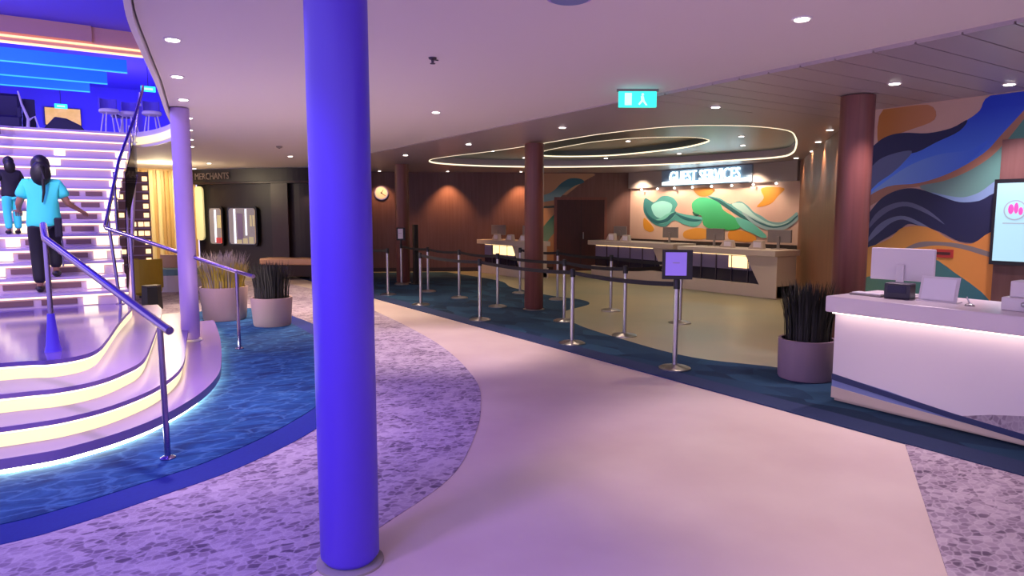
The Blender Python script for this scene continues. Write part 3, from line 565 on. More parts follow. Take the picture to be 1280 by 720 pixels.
t = thing('desk_dispenser', 'stepped white dispenser with a round knob on the counter below the screen', 'dispenser', (5.82, 2.1, TOP))
MB().box(-.08, .1, -.16, .13, 0, .10).build('lower_box', 'white', t, bevel=.01); MB().box(-.05, .12, -.2, .09, .10, .22).build('upper_box', 'white', t, bevel=.01); MB().ellipsoid((-.085, -.02, .055), (.012, .02, .02)).build('knob', 'steel', t)
t = thing('pen_stand', 'tiny steel pen stand on the white counter', 'pen stand', (5.8, 2.46, TOP))
MB().lathe([(.035, 0), (.03, .012), (.012, .02)], 16).build('base', 'steel', t, True); MB().tube([(0, 0, .015), (-.01, .02, .07)], .005, 8).build('pen', 'steel', t)

t = thing('wall_screen', 'bright white display screen on the brown panel beside the blue mural', 'screen', (7.93, 2.7, 1.17))
MB().box(-.04, .0, -.5, .5, -.02, .84).build('bezel', 'black', t); MB().box(-.044, -.04, -.47, .47, .02, .80).build('display', 'screen', t)
c = MB().lathe([(.10, 0), (.10, .003)], 28); c.v = [(-.0445 - z, x + .3, y + .53) for x, y, z in c.v]; c.build('emblem_ring', 'grey_mark', t)
c = MB().lathe([(.088, 0), (.088, .004)], 28); c.v = [(-.0445 - z, x + .3, y + .53) for x, y, z in c.v]; c.build('emblem_field', 'screen', t)
for a, b, w_, h_ in ((.335, .54, .025, .05), (.29, .55, .02, .055), (.25, .52, .02, .04)):
    c = MB().ellipsoid((0, 0, 0), (.002, w_, h_), 12, 6); c.v = [(x - .0495, y + a, z + b) for x, y, z in c.v]; c.build('emblem_mark', 'pink_mark', t)
MB().box(-.046, -.044, .2, .4, .395, .405).build('emblem_line', 'grey_mark', t)
struct(MB().box(7.97, 8.0, -5, 3.19, 0, CEIL - .5).build('wall_right_panel', 'wood'))
t = thing('wall_plaque', 'small red plaque on the orange part of the mural', 'plaque', (7.985, 3.69, 1.19))
MB().box(-.006, .006, -.11, .11, 0, .09).build('plate', 'red_plaque', t)
MB().box(-.008, -.006, -.08, .08, .03, .06).build('printed_line', 'door', t)

# ================================================================ GUEST SERVICE DESKS
def gdesk(label, x, y0, y1, lit, wedge='near'):
    L_ = y1 - y0
    t = thing('guest_desk', label, 'counter', (x, y0, .004))
    MB().box(-.1, .7, -.02, L_ + .02, .84, .96).build('counter_top', 'beige', t, bevel=.01)
    MB().box(.12, .62, .06, L_ - .06, .26, .52).build('lower_panel', 'night', t)
    MB().box(.12, .62, .06, L_ - .06, .52, .84).build('upper_panel', 'lavender', t)
    MB().box(.02, .66, 0, L_, 0, .26).build('plinth', 'beige', t, bevel=.008)
    MB().prism([(.0, .84), (.0, .02), (.25, .02), (.75, .84)], 0, .6, fn=lambda a, b, h: (h, a, b)).build('end_panel', 'beige', t)
    n = max(2, int(L_ / .55))
    for i in range(n): 
        a = .75 + i * (L_ - .85) / n
        MB().box(.10, .12, a, a + .02, .26, .84).build('mullion', 'dark_steel', t)
    for a, b in lit: MB().box(.105, .118, a, b, .56, .80).build('lit_panel', 'led_step', t)
    MB().box(.1, .12, .8, L_ - .1, .815, .835).build('led_strip', 'led_step', t)
    return t
gdesk('cream service counter with a slanted end panel below the green mural', 11.5, 8.3, 10.8, [(.75, 1.25)])
gdesk('cream service counter in front of the brown wall corner', 12.1, 11.55, 14.7, [])
gdesk('cream service counter with a glowing front against the brown back wall', 9.85, 14.5, 16.95, [(.75, 1.9)])
mlabs = ['grey monitor seen from behind above the slanted counter end', 'grey monitor seen from behind under the green of the mural', 'grey monitor seen from behind under the teal swirl of the mural', 'grey monitor seen from behind beside the dark door', 'grey monitor seen from behind at the far end of the glowing counter', 'grey monitor seen from behind beyond the brown wooden column']
for lab, x, y, wd, tz in zip(mlabs, (12.1, 12.1, 12.55, 12.55, 10.2, 10.2), (8.7, 10.35, 12.15, 14.0, 16.5, 14.95), (.55, .5, .5, .5, .75, .6), (.26,) * 4 + (.28, .28)):
    monitor('computer_monitor', lab, (x, y, .964), 0, wd, tz, 'grey', base=.13)
for i, (x, y, h, lab) in enumerate(((11.8, 9.0, .17, 'cream slanted card stand beside the slanted counter end'), (11.8, 9.75, .16, 'cream slanted card stand in the middle of the mural counter'), (12.2, 13.4, .17, 'cream slanted card stand in the middle of the corner counter'), (12.2, 13.95, .2, 'cream slanted card stand beside the grey monitor near the door'), (9.95, 16.2, .17, 'cream card stand at the middle of the glowing counter'), (9.95, 15.5, .17, 'cream card stand at the near part of the glowing counter'), (9.95, 14.85, .17, 'cream card stand beside the brown wooden column'))):
    t = thing('card_stand', lab, 'card stand', (x, y, .964))
    MB().prism([(-.18, 0), (.2, 0), (.06, h), (-.14, h)], -.05, .05, fn=lambda a, b, g_: (g_, a, b)).build('block', 'beige', t, bevel=.01)
    MB().box(-.054, -.05, -.12, .06, .03, h - .03).build('card', 'paper', t)
# lit sign above the mural
t = thing('lit_sign', 'glowing white letter sign GUEST SERVICES above the green mural', 'sign', (13.86, 12.3, 2.45))
MB().box(.0, .04, -1.5, 1.5, .0, .42).build('back_panel', 'sign_back', t)
MB().box(-.06, .0, -1.42, 1.42, .02, .10).build('light_bar', 'sign', t)
text_mesh('GUEST SERVICES', .40, .02, 'lettering', 'sign', t, Matrix.Translation((-.03, 0, .10)) @ Matrix.Rotation(-PI / 2, 4, 'Z') @ Matrix.Rotation(PI / 2, 4, 'X') @ Matrix.Scale(.80, 4, (1, 0, 0)))
t = thing('wall_clock', 'round pale wall clock on the brown wall', 'clock', WB(7.31, 2.29))
def clk(r, o0, o1, name, m):
    b = MB().lathe([(r, 0), (r, o1 - o0)], 28); b.v = [(WD.x * x + WN.x * (z + o0), WD.y * x + WN.y * (z + o0), y) for x, y, z in b.v]; return b.build(name, m, t)
clk(.20, .0, .03, 'case', 'steel'); clk(.175, .03, .034, 'dial', 'clock_face'); clk(.02, .034, .04, 'hub', 'black')
for ang, ln in ((.6, .1), (2.2, .14)):
    b = MB().box(-.008, .008, 0, ln, .035, .039); b.v = [(x * math.cos(ang) - y * math.sin(ang), x * math.sin(ang) + y * math.cos(ang), z) for x, y, z in b.v]
    b.v = [(WD.x * x + WN.x * z, WD.y * x + WN.y * z, y) for x, y, z in b.v]; b.build('hand', 'black', t)

# ================================================================ CEILING FITTINGS
def downlight(x, y, z, power, color=ROSE, cone=72, label='small round downlight set flush in the pale plaster ceiling', group='downlights in the plaster ceiling', r=.045, light=True):
    t = thing('downlight', label, 'downlight', (x, y, z), 0, group)
    MB().lathe([(r + .02, 0), (r + .015, -.008), (r, -.008)], 16).build('trim_ring', 'white', t)
    MB().lathe([(r, -.004), (r, -.012)], 16).build('lens', 'lens', t)
    if light: lamp('downlight_lamp', 'SPOT', (x, y, z - .03), color, power, .05, (x, y, 0), cone, .7)
for x, y, p in ((4.03, 2.8, 130), (2.4, .4, 120), (4.2, -.6, 120), (2.2, -2.2, 120), (3.84, 7.67, 210), (3.6, 11.6, 300), (.69, 5.57, 120), (.89, 7.0, 120), (1.11, 8.34, 0), (1.36, 9.85, 160), (1.55, 11.21, 0), (1.75, 12.6, 200), (1.94, 13.9, 0), (2.91, 18.1, 60), (4.03, 15.0, 130), (2.9, 20.4, 0)):  # unseen ones near the camera and behind the thick column are added for light
    downlight(x, y, CEIL, p, ROSE if y < 9 else WARM, 115 if 11 < y < 12 else 72, light=p > 0)
for x, y, p in ((6.56, 3.55, 85), (7.5, 2.98, 90), (7.3, 1.2, 70), (6.25, 5.4, 45), (5.97, 7.92, 34), (5.96, 10.64, 30), (5.94, 13.29, 30), (6.6, 17.4, 0), (9.43, 6.01, 40), (10.78, 7.07, 36), (12.27, 8.16, 40), (13.4, 9.3, 20)):
    downlight(x, y, CEIL - .03 if y < 5.7 else CEIL - .012, p, ROSE if y < 4.5 else WARM, 100, 'small round downlight in the brownish guest area ceiling', 'downlights in the guest area ceiling', light=p > 0)
for x, y, p in ((7.58, 8.98, 33), (7.9, 11.0, 33), (8.0, 13.2, 28), (8.5, 7.2, 33), (10.33, 8.31, 33), (11.69, 9.36, 33), (12.0, 11.4, 35), (11.4, 13.3, 30), (9.6, 14.3, 20)):
    downlight(x, y, CEIL + .17, p, WARM, 110, 'small round downlight in the grey recessed oval of the ceiling', 'downlights in the ceiling recess', light=p > 0)
downlight(10.1, 11.07, CEIL + .32, 50, WARM, 110, 'small round downlight inside the innermost ceiling recess', None)
# wall washers
for s_ in (5.39, 3.29, 7.31):
    x, y, z = WB(s_, CEIL - .012, .36)
    downlight(x, y, z, 0, WARM, label='small round wall washer close to the brown back wall', group='wall washers along the back wall', light=False, r=.035)
    lamp('washer_lamp', 'SPOT', (x, y, z - .05), (1, .5, .22), 95 if s_ < 7 else 50, .03, WB(s_, 0, .12), 88, .7)
# little lamps along the foot of the bulkhead
for i in range(8):
    y = 14.6 - i * .64; t = thing('picture_light', 'tiny lamp along the foot of the bulkhead above the green mural', 'lamp', (13.87, y, 2.40), 0, 'picture lights above the mural')
    MB().lathe([(.012, .0), (.012, .03)], 10).build('stem', 'steel', t); MB().ellipsoid((0, 0, -.015), (.03, .03, .025), 10, 6).build('bulb', 'lens', t)
    if i % 2 == 0: lamp('picture_lamp', 'SPOT', (13.45, y, 2.75), WARM, 60, .05, (14, y, 1.5), 110)
t = thing('exit_sign', 'glowing green exit sign hanging under the pale ceiling', 'exit sign', (4.86, 5.2, CEIL - .02), math.radians(-32))
MB().box(-.19, .19, -.012, .012, -.16, -.0).build('panel', 'exit', t); MB().box(-.21, .21, -.014, .014, -.005, .02).build('mount', 'grey', t)
MB().ellipsoid((.05, -.013, -.035), (.014, .003, .014), 10, 6).build('figure', 'exit_white', t)
MB().add([(.03, -.014, -.05), (.06, -.014, -.05), (.07, -.014, -.095), (.10, -.014, -.14), (.085, -.014, -.145), (.05, -.014, -.105), (.02, -.014, -.14), (.005, -.014, -.13), (.035, -.014, -.09)], [(0, 1, 2, 8), (2, 3, 4, 5), (2, 5, 8), (8, 5, 6, 7)]).build('figure', 'exit_white', t)
MB().box(-.13, -.06, -.014, -.012, -.14, -.02).build('door_mark', 'exit_white', t)
t = thing('sprinkler_head', 'small dark sprinkler head on the pale ceiling', 'sprinkler', (2.52, 5.08, CEIL))
MB().lathe([(.035, 0), (.03, -.012), (.012, -.02), (.01, -.04), (.022, -.045), (.02, -.05)], 14).build('head', 'dark_steel', t, True); MB().box(.01, .05, -.005, .005, -.02, -.012).build('arm', 'dark_steel', t)
t = thing('smoke_detector', 'small grey smoke detector on the ceiling near the dark shop', 'detector', (3.3, 13.0, CEIL)); MB().lathe([(.06, 0), (.055, -.02), (.03, -.035)], 16).build('housing', 'grey', t, True); MB().lathe([(.02, -.034), (.015, -.042)], 12).build('sensor', 'dark_steel', t, True)
t = thing('ceiling_speaker', 'round lilac speaker disc on the pale ceiling', 'speaker', (2.48, 3.23, CEIL)); MB().lathe([(.14, 0), (.135, -.02), (.12, -.025)], 32).build('rim', 'slim_column', t, True); MB().lathe([(.115, -.02), (.11, -.03)], 32).build('grille', 'pale_blue', t, True)

# ================================================================ PLANTERS
def planter(label, x, y, r0, r1, h, pm_, gm, n, gh, spread, seed, z=0.012, cat='plant', layers=None):
    rnd = random.Random(seed)
    t = thing('potted_grass', label, cat, (x, y, z))
    MB().lathe([(r0 * .96, 0), (r0, .02), (r1, h - .02), (r1, h), (r1 - .03, h), (r1 - .04, h - .06)], 36).build('pot', pm_, t, True)
    MB().lathe([(r1 - .04, h - .07), (r1 - .04, h - .05)], 24).build('soil', 'soil', t)
    def blades(n, gm, gh, name, sp):
        b = MB()
        for i in range(n):
            a = rnd.uniform(0, 2 * PI); rr = (r1 - .06) * math.sqrt(rnd.random()); px, py = rr * math.cos(a), rr * math.sin(a)
            hh = gh * rnd.uniform(.72, 1.05); ln = sp * rnd.uniform(.2, 1) * (rr / r1 + .2); da = a + rnd.uniform(-.6, .6); wd = rnd.uniform(.005, .011)
            tx, ty = -math.sin(da) * wd, math.cos(da) * wd; q = []
            for u, ws in ((0, 1), (.4, .9), (.75, .6), (1, .08)):
                ox = px + math.cos(da) * ln * u * u; oy = py + math.sin(da) * ln * u * u; zz = h - .06 + hh * u
                q += [(ox + tx * ws, oy + ty * ws, zz), (ox - tx * ws, oy - ty * ws, zz)]
            b.add(q, [(0, 1, 3, 2), (2, 3, 5, 4), (4, 5, 7, 6)])
        b.build(name, gm, t)
    blades(n, gm, gh, 'grass', spread)
    if layers: blades(layers[0], layers[1], layers[2], 'grass_tips', layers[3])
planter('wide lilac pot of golden green ornamental grass beside the stairs', 1.97, 11.45, .32, .36, .52, 'pot', 'grass_gold', 800, .44, .16, 1, .012, layers=(420, 'grass_grey', .60, .2))
planter('lilac pot of dark upright grass next to the golden grass', 2.46, 10.45, .27, .30, .42, 'pot', 'grass_dark', 420, .58, .14, 2, .012)
planter('mauve pot of nearly black upright grass at the end of the counter', 6.19, 4.08, .27, .275, .40, 'pot_dark', 'grass_black', 650, .62, .13, 3, .012)

# ================================================================ FAR SHOP AND LOUNGE
fas = spline([(2.75, 21.0), (3.05, 20.5), (3.7, 19.6), (4.5, 18.7), (5.2, 18.05), (6.3, 17.6)], 6)
t = thing('shop_front', 'dark curved shop front with a lettered fascia and lit display windows', 'shop front', (4, 19, 0), kind='structure')
lf = [(x - 4, y - 19) for x, y in fas]
MB().prism(lf + offset(lf, .12)[::-1], 2.55, CEIL - .02).build('fascia', 'shop_black', t)
bk = offset(lf, .35); MB().prism(bk + offset(lf, .55)[::-1], 0, 2.75).build('facade', 'shop_dark', t)
md = offset(lf, .1); MB().prism(md + offset(lf, .36)[::-1], 2.5, 2.56).build('canopy', 'shop_brown', t)
def pt(line, u):
    L0 = [0]
    for a, b in zip(line, line[1:]): L0.append(L0[-1] + math.hypot(b[0] - a[0], b[1] - a[1]))
    d = u * L0[-1]
    for i in range(len(line) - 1):
        if d <= L0[i + 1] + 1e-9:
            f = (d - L0[i]) / (L0[i + 1] - L0[i]); a, b = Vector(line[i]), Vector(line[i + 1]); return a.lerp(b, f), (b - a).normalized()
def panel(u, off, wd, z0, z1, th, name, m, parent=t, rnd_=0):
    p, d = pt(offset(lf, off), u); n = Vector((d.y, -d.x))
    if rnd_:
        poly = []
        for cx, cz, a0 in ((wd / 2 - rnd_, z1 - rnd_, 0), (-wd / 2 + rnd_, z1 - rnd_, 90), (-wd / 2 + rnd_, z0 + rnd_, 180), (wd / 2 - rnd_, z0 + rnd_, 270)):
            for j in range(5): a = math.radians(a0 + j * 22.5); poly.append((cx + rnd_ * math.cos(a), cz + rnd_ * math.sin(a)))
    else: poly = [(-wd / 2, z0), (wd / 2, z0), (wd / 2, z1), (-wd / 2, z1)]
    return MB().prism(poly, 0, th, fn=lambda a, b, h: (p.x + d.x * a + n.x * h, p.y + d.y * a + n.y * h, b)).build(name, m, parent)
panel(.60, .27, .5, .05, 2.5, .05, 'pilaster', 'shop_brown')
panel(.05, .24, .32, .95, 2.45, .05, 'pale_panel', 'panel_pale', rnd_=.12)
for u, wd in ((.165, .42), (.355, .86)):
    f = panel(u, .27, wd + .1, .80, 1.90, .03, 'display_window', 'shop_black', rnd_=.1)
    panel(u, .235, wd, .86, 1.84, .01, 'lit_back', 'shop_back', f, .08)
    if wd < .5:
        panel(u + .002, .22, .06, .9, 1.8, .01, 'light_tube', 'shop_light', f); panel(u + .03, .22, .13, 1.3, 1.65, .01, 'goods', 'gold_goods', f); panel(u + .025, .22, .2, .88, 1.03, .012, 'goods', 'red_goods', f)
    else:
        panel(u - .048, .22, .06, .88, 1.82, .01, 'light_tube', 'shop_light', f); panel(u + .028, .22, .05, 1.1, 1.82, .01, 'light_tube', 'shop_light', f)
        panel(u - .012, .22, .18, 1.0, 1.7, .01, 'goods', 'rose_goods', f)
        for q in (.06, .078): panel(u + q, .22, .055, 1.35, 1.65, .01, 'goods', 'gold_goods', f)
        for q in (-.02, .02, .06): panel(u + q, .22, .14, .88, 1.0 + q, .012, 'goods', 'gold_goods', f)
    panel(u, .19, wd + .02, .85, 1.85, .004, 'pane', 'glass', f, .08)
p, d = pt(lf, .175); n = Vector((d.y, -d.x)); ang = math.atan2(d.y, d.x)
text_mesh('ET MERCHANTS', .25, .008, 'lettering', 'letters', t, Matrix.Translation((p.x + n.x * .03, p.y + n.y * .03, 2.62)) @ Matrix.Rotation(ang, 4, 'Z') @ Matrix.Rotation(PI / 2, 4, 'X') @ Matrix.Scale(.85, 4, (1, 0, 0)))
lamp('shop_lamp', 'SPOT', (5.0, 17.6, 2.4), (1, .6, .5), 22, .05, (5.6, 19, 1.0), 60)
t = thing('upholstered_bench', 'tan upholstered bench in front of the dark shop', 'bench', (4.75, 17.9, .0), -.7)
MB().box(-.7, .7, -.25, .25, .08, .38).build('base', 'shop_brown', t, bevel=.02); MB().box(-.74, .74, -.29, .22, .38, .55).build('cushion', 'tan', t, bevel=.04)
for sx in (-.6, .6): MB().box(sx - .04, sx + .04, -.2, .2, 0, .08).build('leg', 'black', t)
t = thing('curved_banquette', 'cream curved banquette with a teal cushion before the gold wall', 'banquette', (1.95, 16.9, 0))
arc = [(.75 * math.cos(a), .75 * math.sin(a)) for a in [PI * (1.05 + .9 * i / 14) for i in range(15)]]
MB().prism(arc + offset(arc, .5)[::-1], 0, .36).build('base', 'white', t); MB().prism(offset(arc, -.02) + offset(arc, .5)[::-1], .36, .50).build('cushion', 'teal_seat', t); MB().prism(offset(arc, .42) + offset(arc, .56)[::-1], .5, .78).build('backrest', 'tan', t)
t = thing('tub_chair', 'mustard yellow tub chair beside the cream banquette', 'chair', (1.22, 15.4, 0), 2.6)
MB().lathe([(.2, .06), (.26, .12), (.27, .42), (.25, .44)], 24).build('seat', 'yellow', t, True)
arc = [(.29 * math.cos(a), .29 * math.sin(a)) for a in [PI * (-.15 + 1.3 * i / 14) for i in range(15)]]
MB().prism(arc + offset(arc, .06)[::-1], .2, .78).build('backrest', 'yellow', t); MB().lathe([(.16, 0), (.16, .06)], 20).build('base', 'black', t)
t = thing('waste_bin', 'black tapered bin by the foot of the stairs', 'bin', (1.12, 13.4, 0)); MB().lathe([(.17, 0), (.15, .40), (.145, .42), (.13, .42), (.13, .38)], 6).build('body', 'black', t); MB().lathe([(.15, .40), (.155, .43), (.12, .43)], 6).build('rim', 'dark_steel', t)
t = thing('step_like_unit', 'tall brown stand-in with step-like lit shelves behind the stair glass', 'display unit', (1.18, 17.2, 0))
MB().box(-.32, .32, 0, .4, 0, 2.6).build('carcass', 'unit_brown', t)  # made-up unit repeating the lines and lights of the steps
for i in range(10):
    z = .55 + i * .2
    MB().box(-.32, .32, -.03, .0, z, z + .025).build('shelf', 'unit_shelf', t)
    for j, x in enumerate((-.24, -.02, .12, .24)):
        if j == 3 or (j == 0 and i % 2) or i in (3, 4) and j: MB().box(x - .05, x + .05, -.012, -.002, z + .05, z + .15).build('light_block', 'led_step', t)
lamp('lounge_warm', 'SPOT', (2.2, 19.6, 2.85), (1, .82, .5), 110, .1, (2.0, 21, 1.2), 120)
lamp('lounge_warm', 'POINT', (1.9, 18.6, 2.5), (1, .82, .5), 42, .15)

# ================================================================ UPPER DECK
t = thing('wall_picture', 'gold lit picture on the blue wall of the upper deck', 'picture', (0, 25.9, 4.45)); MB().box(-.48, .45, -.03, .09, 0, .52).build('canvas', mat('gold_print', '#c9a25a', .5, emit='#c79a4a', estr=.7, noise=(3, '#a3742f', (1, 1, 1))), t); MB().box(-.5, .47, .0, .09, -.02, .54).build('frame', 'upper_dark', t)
for x, y, z, lab in ((-.05, 24.6, 4.8, 'green exit sign in front of the gold picture upstairs'), (1.78, 19.2, 4.66, 'pale exit sign on the right of the upper deck')):
    t = thing('exit_sign', lab, 'exit sign', (x, y, z)); MB().box(-.16, .16, -.01, .01, 0, .13).build('panel', 'exit', t); MB().box(-.1, .1, -.013, -.01, .04, .09).build('arrow', 'exit_white', t); MB().tube([(0, 0, .13), (0, 0, 5.75 - z)], .008, 6).build('hanger', 'dark_steel', t)
t = thing('lounge_sofa', 'dark low sofa with a sloping back at the top of the stairs', 'sofa', (.02, 15.5, UP))
MB().prism([(-.42, 0), (-.42, .06), (-.16, .38), (.02, .36), (.24, .25), (.38, .05), (.38, 0)], 0, .5, fn=lambda a, b, h: (a, h, b)).build('backrest', 'upper_dark', t, bevel=.02); MB().box(-.4, .36, .5, .8, 0, .22).build('seat', 'upper_dark', t, bevel=.02)
t = thing('tall_panel', 'dark blue screen panel at the top of the stairs', 'screen panel', (-.56, 16.15, UP)); MB().box(-.11, .11, 0, .08, .03, .75).build('panel', 'upper_dark', t, bevel=.01); MB().box(-.13, .13, -.06, .14, 0, .03).build('base', 'upper_dark', t)
t = thing('armchair', 'dark high armchair at the left of the stair head', 'chair', (-.86, 15.6, UP), 0)
MB().box(-.26, .22, -.25, .25, .12, .34).build('seat', 'upper_dark', t, bevel=.04); MB().box(-.28, .2, .16, .28, .3, .78).build('backrest', 'upper_dark', t, bevel=.05)
for s_ in (-.26, .18): MB().box(s_ - .03, s_ + .05, -.25, .2, .3, .5).build('armrest', 'upper_dark', t, bevel=.02)
for sx in (-.22, .18):
    for sy in (-.2, .2): MB().tube([(sx, sy, 0), (sx, sy, .13)], .015, 6).build('leg', 'steel', t)
def stool(label, x, y, rz, group=None):
    t = thing('bar_stool', label, 'bar stool', (x, y, UP), rz, group)
    MB().lathe([(.14, .44), (.17, .46), (.17, .5), (.15, .52)], 20).build('seat', 'white', t, True)
    arc = [(.17 * math.cos(a), .17 * math.sin(a)) for a in [PI * (.1 + .8 * i / 10) for i in range(11)]]
    MB().prism(arc + offset(arc, .025)[::-1], .5, .72).build('backrest', 'upper_wall', t)
    for a in range(4): q = PI / 4 + a * PI / 2; MB().tube([(.19 * math.cos(q), .19 * math.sin(q), 0), (.1 * math.cos(q), .1 * math.sin(q), .46)], .012, 6).build('leg', 'white', t)
for x, y, rz in ((.72, 15.0, .3), (1.05, 15.2, -.5), (1.42, 14.9, .2)): stool('pale bar stool on the upper deck beside the stair head', x, y, rz, 'bar stools on the upper deck')
t = thing('cocktail_table', 'small round table among the pale bar stools upstairs', 'table', (.98, 15.95, UP)); MB().lathe([(.2, .5), (.2, .53)], 24).build('table_top', 'upper_dark', t); MB().tube([(0, 0, .01), (0, 0, .5)], .025, 8).build('stem', 'white', t); MB().lathe([(.14, 0), (.13, .015)], 20).build('base', 'white', t)
t = thing('pillar', 'square blue pillar behind the bar stools upstairs', 'pillar', (1.35, 17.5, UP), kind='structure'); MB().box(-.12, .12, -.12, .12, 0, .95).build('shaft', 'upper_wall', t); MB().box(-.16, .16, -.16, .16, .95, 1.0).build('cap', 'white', t)
t = thing('floor_sculpture', 'pale branching sculpture at the top of the stairs', 'sculpture', (-.55, 15.0, UP)); MB().tube([(0, 0, 0), (.02, 0, .25), (-.06, 0, .5), (-.1, 0, .72)], .03, 8, .012).build('stem', 'white', t, True); MB().tube([(.02, 0, .22), (.12, 0, .3), (.17, 0, .1)], .022, 8, .012).build('branch', 'white', t, True); MB().lathe([(.1, 0), (.09, .02)], 16).build('base', 'white', t)

# ================================================================ PEOPLE
def skinned(name, joints, edges, m, parent=None, sub=2):
    """joints: {key: (x, y, z, rx[, ry])}; grown with a Skin modifier"""
    keys = list(joints); me = bpy.data.meshes.new(name)
    me.from_pydata([joints[k][:3] for k in keys], [(keys.index(a), keys.index(b)) for a, b in edges], []); me.update()
    o = bpy.data.objects.new(name, me); COL.objects.link(o)
    mod = o.modifiers.new('skin', 'SKIN'); mod.use_smooth_shade = True
    for i, k in enumerate(keys):
        sv = me.skin_vertices[0].data[i]; j = joints[k]; sv.radius = (j[3], j[4] if len(j) > 4 else j[3]); sv.use_root = (i == 0)
    ss = o.modifiers.new('sub', 'SUBSURF'); ss.levels = sub; ss.render_levels = sub
    dg = bpy.context.evaluated_depsgraph_get(); m2 = bpy.data.meshes.new_from_object(o.evaluated_get(dg)); m2.name = name
    COL.objects.unlink(o); bpy.data.objects.remove(o)
    m2.materials.clear(); m2.materials.append(M[m]); m2.polygons.foreach_set('use_smooth', [True] * len(m2.polygons))
    q = bpy.data.objects.new(name, m2); COL.objects.link(q)
    if parent: q.parent = parent
    return q
def hand(J, E, wrist, side, base, d):
    """palm and five fingers growing from a wrist joint along direction d"""
    d = Vector(d).normalized(); up = Vector((0, 0, 1)); s_ = d.cross(up).normalized(); w_ = Vector(base)
    J['palm' + side] = tuple(w_ + d * .06) + (.032, .018); E.append((wrist, 'palm' + side))
    for i, (o, ln) in enumerate(((-.03, .06), (-.01, .075), (.01, .07), (.028, .055))):
        a = w_ + d * .09 + s_ * o; b = a + d * ln * .55 - up * .01; c = a + d * ln - up * .03
        J['f%s%da' % (side, i)] = tuple(a) + (.010,); J['f%s%db' % (side, i)] = tuple(b) + (.009,); J['f%s%dc' % (side, i)] = tuple(c) + (.007,)
        E += [('palm' + side, 'f%s%da' % (side, i)), ('f%s%da' % (side, i), 'f%s%db' % (side, i)), ('f%s%db' % (side, i), 'f%s%dc' % (side, i))]
    a = w_ + d * .04 - s_ * .04; b = a + d * .035 - s_ * .015
    J['th%sa' % side] = tuple(a) + (.011,); J['th%sb' % side] = tuple(b) + (.009,); E += [('palm' + side, 'th%sa' % side), ('th%sa' % side, 'th%sb' % side)]
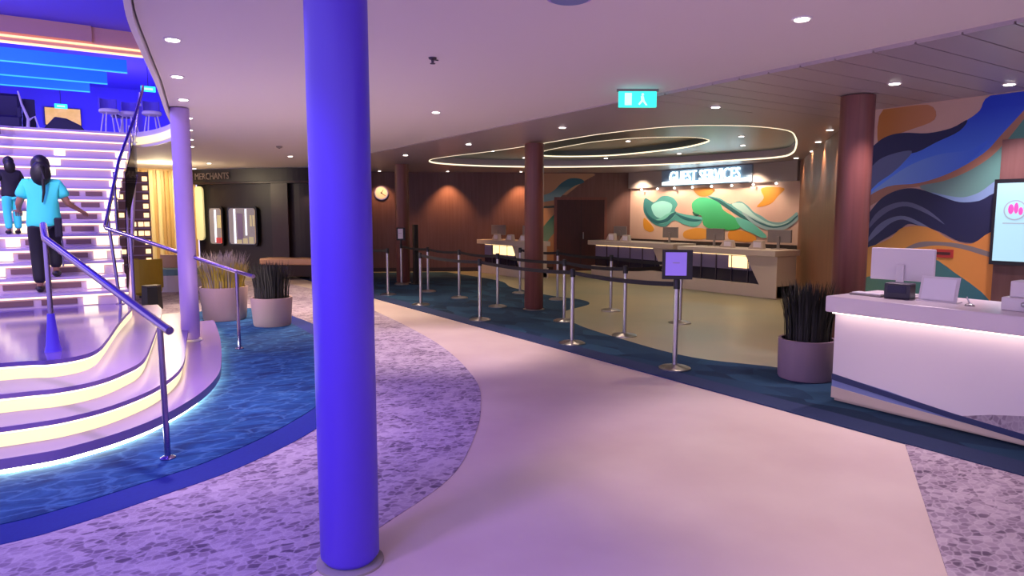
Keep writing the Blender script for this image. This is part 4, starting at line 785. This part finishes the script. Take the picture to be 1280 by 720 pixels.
def person(label, loc, rz, stepped, shirt, arm_r, arm_l, dark=False):
    t = thing('person', label, 'person', loc, rz)
    hl, hr = 0.0, stepped   # heights of the two feet
    J = {'pelvis': (0, 0, .86, .12, .09), 'waist': (0, .01, 1.02, .11, .085), 'chest': (0, .03, 1.22, .13, .09), 'neck0': (0, .03, 1.36, .055), 'neck1': (0, .045, 1.43, .05), 'head0': (0, .06, 1.50, .075, .085), 'head1': (0, .06, 1.58, .07, .08),
         'nose': (0, .145, 1.50, .014), 'earl': (-.078, .055, 1.505, .014), 'earr': (.078, .055, 1.505, .014),
         'shl': (-.15, .03, 1.31, .055), 'ell': arm_l[0] + (.04,), 'wrl': arm_l[1] + (.026,), 'shr': (.15, .03, 1.31, .055), 'elr': arm_r[0] + (.04,), 'wrr': arm_r[1] + (.026,),
         'hipl': (-.08, 0, .80, .085), 'knl': (-.085, .03, .45 + hl * .5, .055), 'anl': (-.085, -.02, .08 + hl, .036), 'tol': (-.09, .12, .035 + hl, .032),
         'hipr': (.08, 0, .80, .085), 'knr': (.085, .16 if stepped else .04, .47 + hr * .45, .055), 'anr': (.085, .10 if stepped else 0, .08 + hr, .036), 'tor': (.09, .26 if stepped else .14, .035 + hr, .032)}
    E = [('pelvis', 'waist'), ('waist', 'chest'), ('chest', 'neck0'), ('neck0', 'neck1'), ('neck1', 'head0'), ('head0', 'head1'), ('head0', 'nose'), ('head0', 'earl'), ('head0', 'earr'), ('chest', 'shl'), ('shl', 'ell'), ('ell', 'wrl'), ('chest', 'shr'), ('shr', 'elr'), ('elr', 'wrr'),
         ('pelvis', 'hipl'), ('hipl', 'knl'), ('knl', 'anl'), ('anl', 'tol'), ('pelvis', 'hipr'), ('hipr', 'knr'), ('knr', 'anr'), ('anr', 'tor')]
    hand(J, E, 'wrr', 'R', arm_r[1], Vector(arm_r[1]) - Vector(arm_r[0])); hand(J, E, 'wrl', 'L', arm_l[1], Vector(arm_l[1]) - Vector(arm_l[0]))
    skinned('body', J, E, 'skin', t, 1)
    mid = lambda a, b, f: tuple(Vector(a) + (Vector(b) - Vector(a)) * f)
    JS = {'c': (0, .03, 1.20, .185, .125), 'w': (0, .01, 1.02, .175, .12), 'h': (0, 0, .84, .2, .14), 'h2': (0, 0, .75, .2, .14), 'n': (0, .03, 1.33, .085), 'sl': (-.16, .03, 1.29, .085), 'el': mid((-.15, .03, 1.31), arm_l[0], .75) + (.078,), 'sr': (.16, .03, 1.29, .085), 'er': mid((.15, .03, 1.31), arm_r[0], .75) + (.078,)}
    skinned('t_shirt', JS, [('c', 'w'), ('w', 'h'), ('h', 'h2'), ('c', 'n'), ('c', 'sl'), ('sl', 'el'), ('c', 'sr'), ('sr', 'er')], shirt, t, 2)
    JT = {'p': (0, 0, .90, .15, .11), 'hl': (-.085, 0, .76, .105), 'kl': (-.088, .03, .45 + hl * .5, .082), 'al': (-.085, -.02, .10 + hl, .07), 'hr': (.085, .01, .76, .105), 'kr': (.088, .16 if stepped else .04, .47 + hr * .45, .082), 'ar': (.085, .10 if stepped else 0, .10 + hr, .07)}
    tr = skinned('trousers', JT, [('p', 'hl'), ('hl', 'kl'), ('kl', 'al'), ('p', 'hr'), ('hr', 'kr'), ('kr', 'ar')], 'shirt' if dark else 'trousers', t, 2)
    for sx, yy, zz in ((-.088, 0, hl), (.088, .12 if stepped else .02, hr)):
        MB().ellipsoid((sx, yy + .05, zz + .045), (.05, .13, .045), 14, 8).build('shoe', 'shoe', t, True)
    hr_ = MB().ellipsoid((0, .035, 1.53), (.098, .10, .12), 16, 10); hr_.ellipsoid((0, -.04, 1.42), (.105, .065, .15), 14, 8); hr_.build('hair', 'hair', t, True)
    for sx in (-.032, .032): MB().ellipsoid((sx, .135, 1.53), (.013, .006, .008), 10, 6).build('eye', 'paper', t)
    MB().ellipsoid((0, .135, 1.455), (.022, .006, .007), 10, 6).build('mouth', 'rose_goods', t)
    return t
p1 = person('person with long dark hair in a bright cyan t-shirt climbing the stairs', (-.27, 9.98, .721), 0, .17, 'shirt', ((.25, .02, 1.07), (.36, .16, 1.0)), ((-.24, .03, 1.06), (-.25, .2, 1.0)))
MB().tube([(.02, -.075, 1.5), (.025, -.13, 1.35), (.02, -.135, 1.2), (.0, -.13, 1.08)], .03, 8, .008).build('ponytail', 'hair', p1, True)
MB().tube([(.155, .02, .80), (.165, .05, .6), (.168, .12, .52), (.16, .10, .3)], .012, 6).build('trouser_stripe', 'stripe', p1)
MB().box(.10, .18, -.15, -.08, .66, .90).build('jacket', 'dark_cloth', p1, bevel=.02)
c1 = person('small person in a dark top and cyan shorts higher up the stairs by the rail', (-.64, 11.18, 1.401), .3, 0, 'dark_cloth', ((.23, .04, 1.07), (.22, .18, .95)), ((-.24, .03, 1.06), (-.25, .16, .96)), True)
c1.scale = (.62, .62, .62)
